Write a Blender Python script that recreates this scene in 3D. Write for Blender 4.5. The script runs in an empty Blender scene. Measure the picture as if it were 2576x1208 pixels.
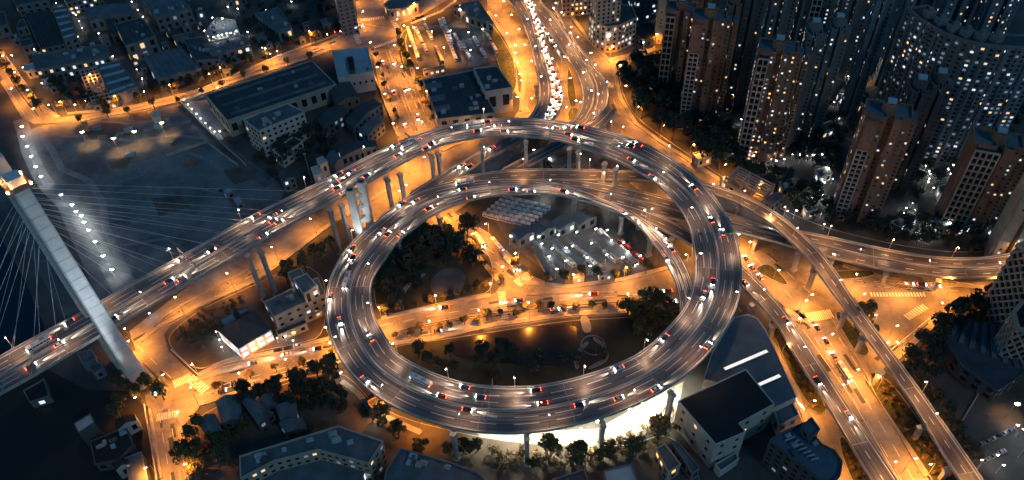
import bpy, math, random
from mathutils import Vector as V, Matrix
from mathutils.geometry import tessellate_polygon
R = math.radians
random.seed(11)
S = bpy.context.scene
COL = S.collection

# ------------------------------------------------------------------ camera, sky, exposure
F, NX, NY, H = 2003.0, 87.0, 1996.0, 330.0          # focal length and nadir in pixels of a 2576 x 1208 picture, drone height
_dn = V((NX, -NY, -F)).normalized(); _up = -_dn
_fw = V((0, 0, -1)); _yy = (_fw - _up * _fw.dot(_up)).normalized(); _xx = _yy.cross(_up)
CM = Matrix((_xx, _yy, _up))                         # camera to world
cd = bpy.data.cameras.new('camera'); cam = bpy.data.objects.new('camera', cd); COL.objects.link(cam)
cam.matrix_world = Matrix.Translation((0, 0, H)) @ CM.to_4x4()
cd.sensor_width = 36; cd.lens = 36 * F / 2576; cd.clip_start = 1; cd.clip_end = 6000
S.camera = cam
w = bpy.data.worlds.new('World'); S.world = w; w.use_nodes = True
nt = w.node_tree; bg = nt.nodes['Background']
sky = nt.nodes.new('ShaderNodeTexSky'); sky.sky_type = 'NISHITA'; sky.sun_disc = False
sky.sun_elevation = R(1.5); sky.sun_rotation = R(250); sky.ozone_density = 6
mx = nt.nodes.new('ShaderNodeMix'); mx.data_type = 'RGBA'; mx.blend_type = 'MULTIPLY'; mx.inputs[0].default_value = 1
mx.inputs[7].default_value = (0.76, 0.95, 0.53, 1)
nt.links.new(sky.outputs[0], mx.inputs[6]); nt.links.new(mx.outputs[2], bg.inputs[0]); bg.inputs[1].default_value = 0.07
sd = bpy.data.lights.new('blue_fill', 'SUN'); sd.energy = 0.05; sd.angle = R(10); sd.color = (0.55, 0.8, 1.0)  # soft blue fill added for contrast between roofs and walls
so = bpy.data.objects.new('blue_fill', sd); COL.objects.link(so); so.rotation_euler = (R(50), 0, R(40))
S.view_settings.view_transform = 'Standard'; S.view_settings.look = 'None'; S.view_settings.gamma = 1
S.view_settings.exposure = 3.0
S.render.engine = 'CYCLES'
try:
    S.cycles.use_light_tree = True; S.cycles.sample_clamp_indirect = 2; S.cycles.sample_clamp_direct = 12
    S.cycles.max_bounces = 4; S.cycles.diffuse_bounces = 2; S.cycles.glossy_bounces = 2; S.cycles.transmission_bounces = 2
    S.cycles.caustics_reflective = False; S.cycles.caustics_refractive = False
except Exception: pass

def P(px, py, z=0.0):
    c = CM @ V((px - 1288, 604 - py, -F)); t = (z - H) / c.z
    return V((c.x * t, c.y * t, z))
def PX(p):
    c = CM.transposed() @ (V(p) - V((0, 0, H)))
    return (1288 + F * c.x / -c.z, 604 - F * c.y / -c.z)

# ------------------------------------------------------------------ materials
def mat(name, col, rough=0.8, var=0.25, scale=0.3, emit=None, es=0, metal=0.0, col2=None, detail=5, bump=0.0, spec=0.5, nr=.6):
    m = bpy.data.materials.new(name); m.use_nodes = True; n = m.node_tree; b = n.nodes['Principled BSDF']
    b.inputs['Roughness'].default_value = rough; b.inputs['Metallic'].default_value = metal
    b.inputs['Specular IOR Level'].default_value = spec
    g = n.nodes.new('ShaderNodeNewGeometry'); t = n.nodes.new('ShaderNodeTexNoise')
    t.inputs['Scale'].default_value = scale; t.inputs['Detail'].default_value = detail; t.inputs['Roughness'].default_value = nr
    n.links.new(g.outputs['Position'], t.inputs['Vector'])
    r = n.nodes.new('ShaderNodeValToRGB'); c2 = col2 or tuple(min(1, c * (1 + var)) for c in col)
    c1 = tuple(c * (1 - var) for c in col) if not col2 else col
    r.color_ramp.elements[0].position = 0.35; r.color_ramp.elements[1].position = 0.65
    r.color_ramp.elements[0].color = (*c1, 1); r.color_ramp.elements[1].color = (*c2, 1)
    n.links.new(t.outputs[0], r.inputs[0]); n.links.new(r.outputs[0], b.inputs['Base Color'])
    if bump:
        bp = n.nodes.new('ShaderNodeBump'); bp.inputs['Strength'].default_value = bump; bp.inputs['Distance'].default_value = 0.5
        n.links.new(t.outputs[0], bp.inputs['Height']); n.links.new(bp.outputs[0], b.inputs['Normal'])
    if emit:
        b.inputs['Emission Color'].default_value = (*emit, 1); b.inputs['Emission Strength'].default_value = es
        try: m.cycles.emission_sampling = 'NONE'
        except Exception: pass
    return m

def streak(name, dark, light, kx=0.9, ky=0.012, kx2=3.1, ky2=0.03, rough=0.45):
    """asphalt with lane wear and pale streaks that paint in the light trails of traffic; the map runs across (u) and along (v) the carriageway in metres"""
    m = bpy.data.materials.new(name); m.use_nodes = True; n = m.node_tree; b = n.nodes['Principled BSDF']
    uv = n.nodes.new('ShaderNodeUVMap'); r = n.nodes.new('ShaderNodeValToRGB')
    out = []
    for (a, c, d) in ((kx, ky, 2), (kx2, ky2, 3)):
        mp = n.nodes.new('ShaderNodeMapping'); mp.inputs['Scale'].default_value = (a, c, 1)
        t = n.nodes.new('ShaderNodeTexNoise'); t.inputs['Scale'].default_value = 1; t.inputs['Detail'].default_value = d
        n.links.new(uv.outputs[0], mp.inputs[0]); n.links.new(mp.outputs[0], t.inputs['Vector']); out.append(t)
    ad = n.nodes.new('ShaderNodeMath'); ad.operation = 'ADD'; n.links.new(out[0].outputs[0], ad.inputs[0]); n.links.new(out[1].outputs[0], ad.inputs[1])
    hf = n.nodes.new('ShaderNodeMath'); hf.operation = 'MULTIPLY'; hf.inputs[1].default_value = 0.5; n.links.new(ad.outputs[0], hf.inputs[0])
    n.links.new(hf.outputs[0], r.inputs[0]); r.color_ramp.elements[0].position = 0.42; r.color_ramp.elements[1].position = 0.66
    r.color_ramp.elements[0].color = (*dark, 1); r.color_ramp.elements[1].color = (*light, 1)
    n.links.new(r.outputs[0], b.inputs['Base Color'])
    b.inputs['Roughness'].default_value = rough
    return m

M = {}
M['ground'] = mat('dark_ground', (0.035, 0.036, 0.036), 0.95, scale=0.035, col2=(0.085, 0.085, 0.085), detail=8)
M['street'] = mat('street_asphalt', (0.075, 0.07, 0.065), 0.65, scale=0.04, col2=(0.3, 0.285, 0.26), detail=14, nr=.74)
M['yard'] = mat('yard_concrete', (0.05, 0.053, 0.056), 0.8, scale=0.05, col2=(0.14, 0.145, 0.15), detail=14, nr=.7)
M['field'] = mat('bare_earth', (0.06, 0.07, 0.077), 0.95, scale=0.03, col2=(0.2, 0.215, 0.225), detail=14, nr=.7)
M['dirt'] = mat('brown_earth', (0.055, 0.045, 0.035), 0.95, scale=0.06, col2=(0.13, 0.11, 0.09), detail=10)
M['lawn'] = mat('lawn', (0.025, 0.028, 0.018), 0.95, scale=0.05, col2=(0.07, 0.065, 0.04), detail=9)
M['path'] = mat('path_paving', (0.13, 0.14, 0.15), 0.8, scale=0.1, col2=(0.22, 0.235, 0.25), detail=12, nr=.7)
M['pave'] = mat('pavement_slabs', (0.2, 0.19, 0.17), 0.8, scale=0.3, col2=(0.32, 0.3, 0.27), detail=8)
M['hedge'] = mat('low_planting', (0.02, 0.028, 0.012), 0.9, scale=0.8, col2=(0.08, 0.085, 0.035), detail=8, bump=0.8)
M['water'] = mat('dark_water', (0.008, 0.012, 0.018), 0.15, 0.2, 0.05); M['pond'] = mat('murky_water', (0.03, 0.024, 0.014), 0.3, 0.3, 0.08)
M['deck'] = streak('deck_asphalt', (0.04, 0.036, 0.034), (0.3, 0.27, 0.25), 2.2, .006, 6, .012, .4)  # thin pale streaks put traffic light trails into the colour
M['deckd'] = streak('ramp_asphalt', (0.05, 0.044, 0.04), (0.22, 0.19, 0.165), 1.8, .006, 5, .012, .45)  # same painted trail streaks, fainter
M['conc'] = mat('concrete', (0.27, 0.26, 0.25), 0.75, scale=0.25, col2=(0.4, 0.385, 0.365), detail=8)
M['pylon'] = mat('pylon_paint', (0.46, 0.49, 0.5), 0.6, scale=0.08, col2=(0.62, 0.65, 0.66), detail=9)
M['paint'] = mat('road_paint', (0.72, 0.7, 0.66), 0.6, scale=0.8, col2=(0.85, 0.83, 0.78))
M['steel'] = mat('galvanised_steel', (0.4, 0.4, 0.4), 0.5, 0.15, 1.0, metal=0.3)
M['cable'] = mat('cable_sheath', (0.5, 0.53, 0.56), 0.6, 0.1, 0.1)
M['leafa'] = mat('leaves', (0.022, 0.03, 0.012), 0.8, scale=0.6, col2=(0.085, 0.085, 0.03))
M['leafb'] = mat('leaves_lamplit', (0.06, 0.045, 0.02), 0.8, scale=0.6, col2=(0.22, 0.16, 0.07))  # brighter brown, the lamp glow on trees is put into the colour
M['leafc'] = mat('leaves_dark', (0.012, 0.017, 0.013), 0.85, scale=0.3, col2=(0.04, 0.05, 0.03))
M['bark'] = mat('bark', (0.06, 0.045, 0.03), 0.9)
M['glass'] = mat('dark_glass', (0.015, 0.02, 0.028), 0.12, 0.3, 0.5)
M['rubber'] = mat('rubber', (0.02, 0.02, 0.02), 0.8)
M['bulbo'] = mat('sodium_lamp_glass', (0.8, 0.6, 0.3), 0.4, emit=(1, 0.62, 0.25), es=14)
M['bulbw'] = mat('white_lamp_glass', (0.8, 0.8, 0.8), 0.4, emit=(1, 0.9, 0.75), es=10)
M['bulbs'] = mat('floodlight_glass', (0.8, 0.8, 0.8), 0.4, emit=(1, 0.66, 0.32), es=9)
M['head'] = mat('headlight_glass', (0.8, 0.8, 0.8), 0.3, emit=(1, 0.93, 0.8), es=14)
M['tail'] = mat('tail_light_glass', (0.4, 0.02, 0.01), 0.3, emit=(1, 0.07, 0.015), es=3.2)
M['litw'] = mat('lit_window_white', (0.5, 0.5, 0.5), 0.5, emit=(0.85, 0.93, 1), es=0.12)
M['lity'] = mat('lit_window_warm', (0.5, 0.4, 0.3), 0.5, emit=(1, 0.64, 0.32), es=0.13)
M['litd'] = mat('dim_window', (0.2, 0.2, 0.25), 0.5, emit=(0.7, 0.8, 1), es=0.025)
M['lito'] = mat('lit_window_orange', (0.5, 0.3, 0.1), 0.5, emit=(1, 0.42, 0.1), es=0.3)
def wallm(n, c, k=0.25): M[n] = mat(n, tuple(x * (1 - k) for x in c), 0.8, scale=0.12, col2=c, detail=9)
wallm('wall_grey', (0.17, 0.18, 0.19)); wallm('wall_lattice', (0.3, 0.26, 0.24)); wallm('wall_white', (0.52, 0.49, 0.45), 0.3); wallm('wall_brown', (0.26, 0.14, 0.1))
wallm('wall_tan', (0.42, 0.36, 0.3)); wallm('wall_blue', (0.16, 0.2, 0.24)); wallm('frame_pale', (0.5, 0.42, 0.38)); wallm('wall_dark', (0.09, 0.09, 0.1))
wallm('roof_blue', (0.12, 0.15, 0.175), 0.45); wallm('roof_dark', (0.05, 0.06, 0.075), 0.4); wallm('roof_pale', (0.34, 0.42, 0.48), 0.2)
wallm('roof_grey', (0.12, 0.14, 0.16), 0.5); wallm('roof_black', (0.012, 0.013, 0.016), 0.3); wallm('roof_steel', (0.085, 0.13, 0.17), 0.3); wallm('roof_tan', (0.2, 0.17, 0.15), 0.3)
for n, c in dict(white=(0.7, 0.7, 0.7), silver=(0.45, 0.46, 0.48), black=(0.02, 0.02, 0.022), red=(0.35, 0.03, 0.02), blue=(0.04, 0.08, 0.2), grey=(0.15, 0.15, 0.16), yellow=(0.6, 0.4, 0.05)).items():
    M['car_' + n] = mat('car_paint_' + n, c, 0.3, 0.05, 1.0)

# ------------------------------------------------------------------ mesh helpers
ORG = {}
class MB:
    def __init__(s): s.v = []; s.f = []; s.m = []; s.uv = []
    def face(s, pts, m=0, uv=None):
        i = len(s.v); s.v += [V(p) for p in pts]; s.f.append(tuple(range(i, i + len(pts)))); s.m.append(m); s.uv.append(uv)
    def box(s, c, size, rot=0.0, m=0, base=True):
        hx, hy, hz = size[0] / 2, size[1] / 2, size[2] / 2; ca, sa = math.cos(rot), math.sin(rot); c = V(c)
        if base: c = c + V((0, 0, hz))
        q = [V((c.x + x * hx * ca - y * hy * sa, c.y + x * hx * sa + y * hy * ca, c.z + z * hz)) for z in (-1, 1) for y in (-1, 1) for x in (-1, 1)]
        i = len(s.v); s.v += q
        for f in ((0, 2, 3, 1), (4, 5, 7, 6), (0, 1, 5, 4), (2, 6, 7, 3), (0, 4, 6, 2), (1, 3, 7, 5)):
            s.f.append(tuple(i + k for k in f)); s.m.append(m); s.uv.append(None)
    def poly(s, pts, z, m=0, flip=False):
        p3 = [V((p[0], p[1], z)) for p in pts]; i = len(s.v); s.v += p3
        for t in tessellate_polygon([p3]):
            a, b, c = (p3[k] for k in t); up = (b - a).cross(c - a).z > 0
            t = t if up != flip else t[::-1]
            s.f.append(tuple(i + k for k in t)); s.m.append(m); s.uv.append(None)
    def prism(s, pts, z0, z1, m=0, mt=None, top=True, bottom=False):
        pts = ccw(pts); n = len(pts)
        for k in range(n):
            a, b = pts[k], pts[(k + 1) % n]
            s.face([(a[0], a[1], z0), (b[0], b[1], z0), (b[0], b[1], z1), (a[0], a[1], z1)], m)
        if top: s.poly(pts, z1, m if mt is None else mt)
        if bottom: s.poly(pts, z0, m, True)
    def ring(s, pts, ins, z0, z1, m=0):
        pts = ccw(pts); q = offset(pts, -ins); n = len(pts)
        for k in range(n):
            j = (k + 1) % n; a, b, c, d = pts[k], pts[j], q[j], q[k]
            s.face([(a[0], a[1], z0), (b[0], b[1], z0), (b[0], b[1], z1), (a[0], a[1], z1)], m)
            s.face([(a[0], a[1], z1), (b[0], b[1], z1), (c[0], c[1], z1), (d[0], d[1], z1)], m)
            s.face([(d[0], d[1], z1), (c[0], c[1], z1), (c[0], c[1], z0), (d[0], d[1], z0)], m)
    def tube(s, a, b, r, n=6, m=0, r2=None):
        a, b = V(a), V(b); d = (b - a).normalized(); u = d.orthogonal().normalized(); w = d.cross(u); r2 = r if r2 is None else r2
        i = len(s.v)
        for (c, q) in ((a, r), (b, r2)): s.v += [c + (u * math.cos(t) + w * math.sin(t)) * q for t in (2 * math.pi * k / n for k in range(n))]
        for k in range(n):
            j = (k + 1) % n; s.f.append((i + k, i + j, i + n + j, i + n + k)); s.m.append(m); s.uv.append(None)
        s.f.append(tuple(i + n + k for k in range(n))); s.m.append(m); s.uv.append(None)
    def loft(s, secs, m=0):                           # secs: (x, half width, z low, z high)
        i = len(s.v)
        for (x, hw, a, b) in secs:
            s.v += [V((x, -hw, a)), V((x, hw, a)), V((x, hw, (a + b) / 2 + (b - a) * .2)), V((x, hw * .88, b)), V((x, -hw * .88, b)), V((x, -hw, (a + b) / 2 + (b - a) * .2))]
        for k in range(len(secs) - 1):
            for j in range(6):
                p = i + k * 6; s.f.append((p + j, p + (j + 1) % 6, p + 6 + (j + 1) % 6, p + 6 + j)); s.m.append(m); s.uv.append(None)
        s.f.append(tuple(i + j for j in range(5, -1, -1))); s.f.append(tuple(i + (len(secs) - 1) * 6 + j for j in range(6))); s.m += [m, m]; s.uv += [None, None]
    def mesh(s, name, mats, org=V((0, 0, 0))):
        me = bpy.data.meshes.new(name); me.from_pydata([tuple(p - org) for p in s.v], [], s.f)
        for m in (mats if isinstance(mats, (list, tuple)) else [mats]): me.materials.append(M[m] if isinstance(m, str) else m)
        me.polygons.foreach_set('material_index', s.m)
        if any(s.uv):
            l = me.uv_layers.new(name='UVMap'); k = 0
            for f, u in zip(s.f, s.uv):
                for q in range(len(f)):
                    if u: l.data[k].uv = u[q]
                    k += 1
        me.update(); return me
    def build(s, name, mats, parent=None, org=None):
        o_ = V(org) if org is not None else (ORG[parent.name] if parent else (sum(s.v, V((0, 0, 0))) / max(1, len(s.v))))
        o = bpy.data.objects.new(name, s.mesh(name, mats, o_)); COL.objects.link(o)
        if parent: o.parent = parent; o.location = o_ - ORG[parent.name]
        else: o.location = o_
        ORG[o.name] = o_
        return o
def ccw(p):
    a = sum(p[i][0] * p[(i + 1) % len(p)][1] - p[(i + 1) % len(p)][0] * p[i][1] for i in range(len(p)))
    return list(p) if a > 0 else list(p)[::-1]
def offset(p, d):
    """offset a ccw polygon outward by d"""
    n = len(p); out = []
    for i in range(n):
        a, b, c = V(p[i - 1][:2]), V(p[i][:2]), V(p[(i + 1) % n][:2])
        e1 = (b - a).normalized(); e2 = (c - b).normalized(); n1 = V((e1.y, -e1.x)); n2 = V((e2.y, -e2.x)); k = (n1 + n2)
        k = k / max(0.3, (1 + n1.dot(n2))) ; out.append((b.x + k.x * d, b.y + k.y * d))
    return out
def inside(p, poly):
    c = False; n = len(poly)
    for i in range(n):
        a, b = poly[i], poly[(i + 1) % n]
        if (a[1] > p[1]) != (b[1] > p[1]) and p[0] < (b[0] - a[0]) * (p[1] - a[1]) / (b[1] - a[1]) + a[0]: c = not c
    return c
def tag(o, label=None, cat=None, group=None, kind=None):
    if label: o['label'] = label
    if cat: o['category'] = cat
    if group: o['group'] = group
    if kind: o['kind'] = kind
    return o
def thing(name, loc, label, cat, group=None, rz=0.0):
    o = bpy.data.objects.new(name, None); COL.objects.link(o); o.location = loc; o.rotation_euler = (0, 0, rz); o.empty_display_size = 1
    ORG[o.name] = V(loc); return tag(o, label, cat, group)
def put(name, me, parent, loc=(0, 0, 0), rot=(0, 0, 0), sc=(1, 1, 1)):   # shared mesh or lamp data as a part
    o = bpy.data.objects.new(name, me); COL.objects.link(o); o.parent = parent; o.location = loc; o.rotation_euler = rot; o.scale = sc
    return o
def ordinal(n):
    w_ = 'first second third fourth fifth sixth seventh eighth ninth tenth eleventh twelfth'.split()
    return w_[n - 1] if n <= 12 else '%d%s' % (n, 'th' if 10 <= n % 100 <= 20 else {1: 'st', 2: 'nd', 3: 'rd'}.get(n % 10, 'th'))

# ------------------------------------------------------------------ ground, streets, paths
def resample(pts, n):
    L = [0.0]
    for a, c in zip(pts, pts[1:]): L.append(L[-1] + (c - a).length)
    out = []; j = 0
    for k in range(n + 1):
        s = L[-1] * k / n
        while j < len(L) - 2 and L[j + 1] < s: j += 1
        out.append(pts[j].lerp(pts[j + 1], min(1, (s - L[j]) / max(1e-6, L[j + 1] - L[j]))))
    return out
def along(px, sp, z=0.0):
    w_ = [P(x, y, z) for x, y in px]; L = sum((c - a).length for a, c in zip(w_, w_[1:])); n_ = max(1, round(L / sp)); pts = resample(w_, n_)
    return [(p, (pts[min(i + 1, n_)] - pts[max(0, i - 1)]).normalized()) for i, p in enumerate(pts)]
ZL = [0.02]
def chaikin(p):                                        # round the corners of a closed outline
    out = []
    for a, b in zip(p, p[1:] + p[:1]): out += [a.lerp(b, .22), a.lerp(b, .78)] if (b - a).length > 2 else [a.lerp(b, .5)]
    return out
def sheet(name, px, m, lift=None, kind='structure', label=None):
    z = ZL[0]; ZL[0] += 0.004
    b = MB(); pts = [P(x, y, 0) for x, y in px]
    if lift:
        if not name.startswith('pave'): pts = chaikin(chaikin(ccw(pts))) if len(pts) > 3 else pts
        b.prism(pts, -0.2, lift + z, 1, 0); b.ring(pts, .35, lift, lift + z + .05, 1) if name != 'pond' else None; o = b.build(name, [m, 'conc'])
    else:
        b.poly(ccw(pts), z, 0); o = b.build(name, m)
    o['kind'] = kind
    return o
b = MB(); b.poly([(-4000, -1500), (4000, -1500), (4000, 5000), (-4000, 5000)], 0); b.build('ground', 'ground')['kind'] = 'structure'
def band(px, wd):                                     # centre line in pixels -> polygon in pixels
    w_ = [P(x, y) for x, y in px]; l, r = [], []
    for i, p in enumerate(w_):
        d = (w_[min(i + 1, len(w_) - 1)] - w_[max(0, i - 1)]); n_ = V((-d.y, d.x, 0)).normalized() * wd / 2
        l.append(PX(p + n_)); r.append(PX(p - n_))
    return l + r[::-1]

sheet('bare_field', [(110, 315), (320, 292), (452, 262), (500, 300), (560, 350), (620, 400), (720, 470), (700, 520), (560, 620), (330, 760), (250, 760), (60, 330)], 'field')
sheet('quay', [(0, 520), (30, 560), (160, 800), (230, 770), (120, 560), (40, 420), (0, 400)], 'yard')
sheet('river', [(-600, 540), (-60, 500), (-20, 560), (60, 700), (128, 860), (60, 1010), (-300, 1500), (-900, 1500)], 'water')
sheet('riverside_walk', band([(50, 300), (60, 330), (72, 380), (95, 430), (120, 470), (160, 510), (205, 560), (245, 620), (290, 700), (310, 740)], 9), 'path')
sheet('path', band([(115, 315), (108, 345), (135, 385), (155, 425), (190, 440), (225, 455), (258, 510), (265, 570), (295, 640), (335, 720)], 4.5), 'path')
sheet('lane', band([(452, 262), (500, 305), (545, 350), (610, 415), (680, 465)], 8), 'yard')
sheet('front_yard', [(462, 258), (520, 243), (572, 318), (545, 345)], 'path')
sheet('yard', [(30, 20), (620, -30), (900, 60), (830, 120), (640, 165), (450, 225), (170, 290), (110, 230), (60, 120)], 'ground')
# streets
sheet('road', [(-40, 95), (0, 125), (50, 195), (100, 265), (150, 296), (350, 268), (500, 225), (644, 170), (694, 146), (834, 100), (890, 70), (905, 40), (896, -60), (968, -60), (974, 30), (1010, 25), (1100, -20), (1140, -10), (1060, 40),
    (1010, 60), (996, 95), (1014, 180), (1044, 200), (1068, 250), (1110, 330), (1190, 420), (1110, 560), (1040, 600), (930, 600), (860, 560), (960, 470), (1010, 400), (999, 345), (954, 220), (938, 140), (900, 125), (834, 125), (774, 147), (644, 189), (450, 256), (325, 292), (200, 306), (95, 312), (65, 300), (40, 265), (0, 188), (-40, 150)], 'street')
sheet('road', [(1215, -60), (1420, -60), (1440, 60), (1500, 125), (1530, 150), (1560, 146), (1640, 112), (1652, 124), (1562, 168), (1545, 190), (1560, 250), (1590, 305), (1660, 350), (1735, 400), (1800, 440), (1900, 500), (1990, 560), (1980, 620), (1800, 640), (1560, 440), (1300, 420), (1110, 560), (1100, 400), (1200, 330), (1290, 300), (1312, 270), (1312, 180), (1270, 90), (1230, 30)], 'street')
sheet('road', [(1090, 528), (1150, 548), (1225, 595), (1300, 672), (1330, 690), (1400, 720), (1560, 700), (1690, 668), (1750, 640), (1790, 790), (1703, 782), (1563, 794), (1438, 798), (1288, 820), (1090, 850), (984, 866), (900, 890), (844, 905), (709, 956), (644, 975), (560, 1000), (505, 1020), (462, 1072), (463, 1154), (478, 1215), (500, 1290), (405, 1290), (398, 1208), (370, 1029), (365, 995), (425, 972),
    (350, 904), (325, 834), (500, 700), (640, 610), (740, 545), (900, 430), (1000, 400), (1010, 560), (924, 520), (844, 560), (719, 655), (643, 712), (500, 776), (430, 818), (412, 842), (425, 884), (492, 948), (565, 914), (643, 893), (744, 876), (829, 852), (954, 803), (1069, 778), (1180, 752), (1245, 738), (1262, 715), (1200, 640), (1130, 580), (1085, 560)], 'street')
sheet('road', [(1740, 560), (1800, 520), (1920, 560), (2060, 640), (2300, 690), (2440, 712), (2700, 690), (2700, 730), (2505, 742), (2400, 768), (2345, 815), (2290, 870), (2245, 905), (2215, 935), (2177, 945), (2177, 964), (2232, 1044), (2332, 1199), (2380, 1290), (2240, 1290), (2100, 1290), (2080, 1215), (2040, 1110), (1990, 1000), (1985, 960), (1940, 870), (1850, 770), (1740, 700)], 'street')
sheet('road', [(2290, 985), (2250, 905), (2290, 870), (2330, 830), (2420, 830), (2330, 960)], 'street') if 0 else None
for q, wd in (([(150, 345), (230, 340), (330, 355), (440, 340), (520, 350)], 3), ([(200, 300), (330, 312), (420, 300)], 2), ([(300, 420), (420, 395), (520, 372)], 1), ([(260, 470), (360, 440), (380, 410)], .8), ([(440, 400), (470, 385), (520, 400), (560, 430), (600, 445)], 3), ([(345, 415), (360, 445)], .8), ([(515, 402), (532, 425)], .8), ([(300, 480), (470, 470), (640, 500)], 2), ([(330, 560), (450, 540), (560, 560)], 3), ([(300, 620), (420, 600), (480, 640)], 2)): sheet('track', band(q, wd), 'path')
for q in ([(200, 318), (300, 310), (330, 340), (230, 352)], [(380, 500), (450, 490), (480, 520), (400, 545)], [(270, 400), (330, 395), (320, 425), (280, 425)], [(560, 430), (600, 420), (640, 450), (590, 465)], [(330, 285), (370, 280), (380, 300), (340, 306)]): sheet('worn_patch', q, 'dirt')
# yards and lots
sheet('car_park', [(1024, 84), (1040, 70), (1205, 52), (1225, 66), (1262, 150), (1180, 172), (1056, 178)], 'yard')
sheet('depot_yard', [(1225, 530), (1330, 480), (1540, 490), (1600, 540), (1655, 630), (1655, 665), (1600, 683), (1537, 680), (1444, 703), (1381, 692), (1284, 614)], 'yard')
sheet('depot_yard', [(1262, 428), (1300, 385), (1560, 372), (1620, 425), (1500, 432), (1330, 430)], 'yard')
sheet('lot', [(740, 950), (880, 930), (975, 1040), (925, 1075), (860, 1010)], 'dirt')
sheet('lot', [(1200, 1090), (1500, 1080), (1720, 960), (1700, 1060), (1560, 1120), (1400, 1160), (1240, 1150)], 'pave')
sheet('lot', [(2440, 1208), (2500, 1140), (2620, 1070), (2620, 1300), (2440, 1300)], 'ground')
sheet('forecourt', [(520, 1170), (560, 960), (1290, 1180), (1290, 1300), (500, 1300)], 'ground')
sheet('lot', [(-40, 960), (120, 930), (215, 980), (330, 985), (368, 1030), (398, 1290), (-40, 1290)], 'roof_black')
# parks
sheet('lawn', [(1040, 600), (1180, 580), (1240, 650), (1240, 735), (1180, 748), (1069, 772), (950, 800), (935, 700)], 'lawn', 0.12)
sheet('lawn', [(984, 872), (1090, 858), (1288, 828), (1438, 806), (1563, 800), (1720, 790), (1720, 900), (1500, 990), (1288, 1010), (1100, 980), (1000, 900)], 'lawn', 0.12)
sheet('lawn', [(420, 845), (500, 780), (643, 716), (760, 660), (820, 700), (820, 845), (744, 868), (643, 886), (565, 906), (495, 936), (433, 882)], 'dirt', 0.12)
sheet('lawn', [(470, 1090), (520, 1030), (720, 965), (860, 925), (960, 1040), (1240, 1110), (1560, 1130), (1700, 1080), (1800, 1290), (510, 1290)], 'dirt', 0.1)
sheet('lawn', [(1552, 170), (1660, 130), (1760, 200), (2600, 540), (2600, 620), (2432, 640), (2264, 620), (2094, 580), (1990, 540), (1830, 455), (1740, 395), (1600, 300), (1566, 240)], 'ground', 0.1)
sheet('lawn', [(2250, 915), (2345, 825), (2410, 780), (2505, 750), (2700, 740), (2700, 1290), (2430, 1290)], 'ground', 0.1)
sheet('pond', [(1120, 866), (1200, 845), (1290, 830), (1400, 816), (1452, 820), (1452, 860), (1470, 915), (1400, 925), (1300, 918), (1180, 908), (1120, 890)], 'pond', .16)
# planted islands with kerbs
for q in ([(2180, 968), (2205, 948), (2245, 962), (2420, 1215), (2470, 1290), (2390, 1290), (2338, 1196)], [(1930, 808), (1950, 806), (1975, 850), (2020, 930), (2082, 1030), (2070, 1044), (2045, 1040), (1990, 950)],
          [(2108, 1100), (2125, 1098), (2200, 1215), (2230, 1290), (2180, 1290), (2120, 1160)], [(2095, 790), (2115, 780), (2190, 880), (2180, 900), (2150, 890)], [(2060, 690), (2080, 684), (2190, 680), (2205, 690), (2180, 700), (2100, 706)],
          [(1890, 680), (1935, 660), (1985, 715), (1975, 722)], [(1345, 420), (1380, 360), (1420, 320), (1300, 350)], [(1428, 160), (1445, 210), (1452, 260), (1440, 280), (1425, 240)],
          [(1426, 285), (1440, 268), (1462, 280), (1468, 300), (1450, 312), (1432, 308)], [(1218, 72), (1240, 60), (1300, 160), (1300, 230), (1275, 240), (1250, 150)], [(1002, 95), (1036, 60), (1040, 72), (1018, 90), (1030, 175), (1016, 170)],
          [(1050, 205), (1056, 203), (1098, 304), (1092, 305)], [(948, 140), (952, 138), (1006, 332), (1002, 335)]):
    sheet('planted_island', q, 'hedge', 0.35)
for q, wd in (([(570, 1001), (660, 968), (760, 940), (850, 915)], 2.2), ([(480, 965), (560, 940), (640, 920)], 1.5), ([(990, 838), (1100, 812), (1240, 790), (1420, 772), (1560, 762), (1690, 757)], 2.4),
              ([(1320, 743), (1430, 738), (1560, 736)], 1.5), ([(968, 118), (985, 170), (1010, 240), (1044, 335)], 1.2), ([(976, 118), (993, 170), (1018, 240), (1052, 335)], 1.2), ([(150, 292), (300, 275), (450, 240), (560, 208)], 1.6), ([(560, 208), (700, 160), (820, 122)], 1.6), ([(10, 172), (60, 250), (100, 295)], 3),
              ([(1232, 600), (1200, 570), (1150, 535)], 1.5), ([(340, 870), (420, 790), (520, 735), (640, 672)], 1.5)):
    sheet('median_strip', band(q, wd * .7), 'dirt', 0.3)
# painted markings on the streets
mk = MB(); zz = ZL[0] + 0.02
STR = []
def stripe(px, wd, dash=None):
    STR.append(px)
    w_ = [P(x, y) for x, y in px]; pts = []
    for a, c in zip(w_, w_[1:]):
        n_ = max(1, int((c - a).length / 3)); pts += [a.lerp(c, k / n_) for k in range(n_)]
    pts.append(w_[-1])
    for i in range(len(pts) - 1):
        if dash and i % dash[1] >= dash[0]: continue
        a, c = pts[i], pts[i + 1]; d = (c - a).normalized(); n_ = V((-d.y, d.x, 0)) * wd / 2
        mk.face([a + n_ + V((0, 0, zz)), a - n_ + V((0, 0, zz)), c - n_ + V((0, 0, zz)), c + n_ + V((0, 0, zz))])
def zebra(a, b, length, n):                            # bars along the way from a to b, each `length` metres long across it
    a, b = P(*a), P(*b); d = (b - a); u = d.normalized(); v_ = V((-u.y, u.x, 0)) * length / 2; st = d / n
    for k in range(n):
        c = a + st * k; e = c + st * 0.5
        mk.face([c + v_ + V((0, 0, zz)), c - v_ + V((0, 0, zz)), e - v_ + V((0, 0, zz)), e + v_ + V((0, 0, zz))])
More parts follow.
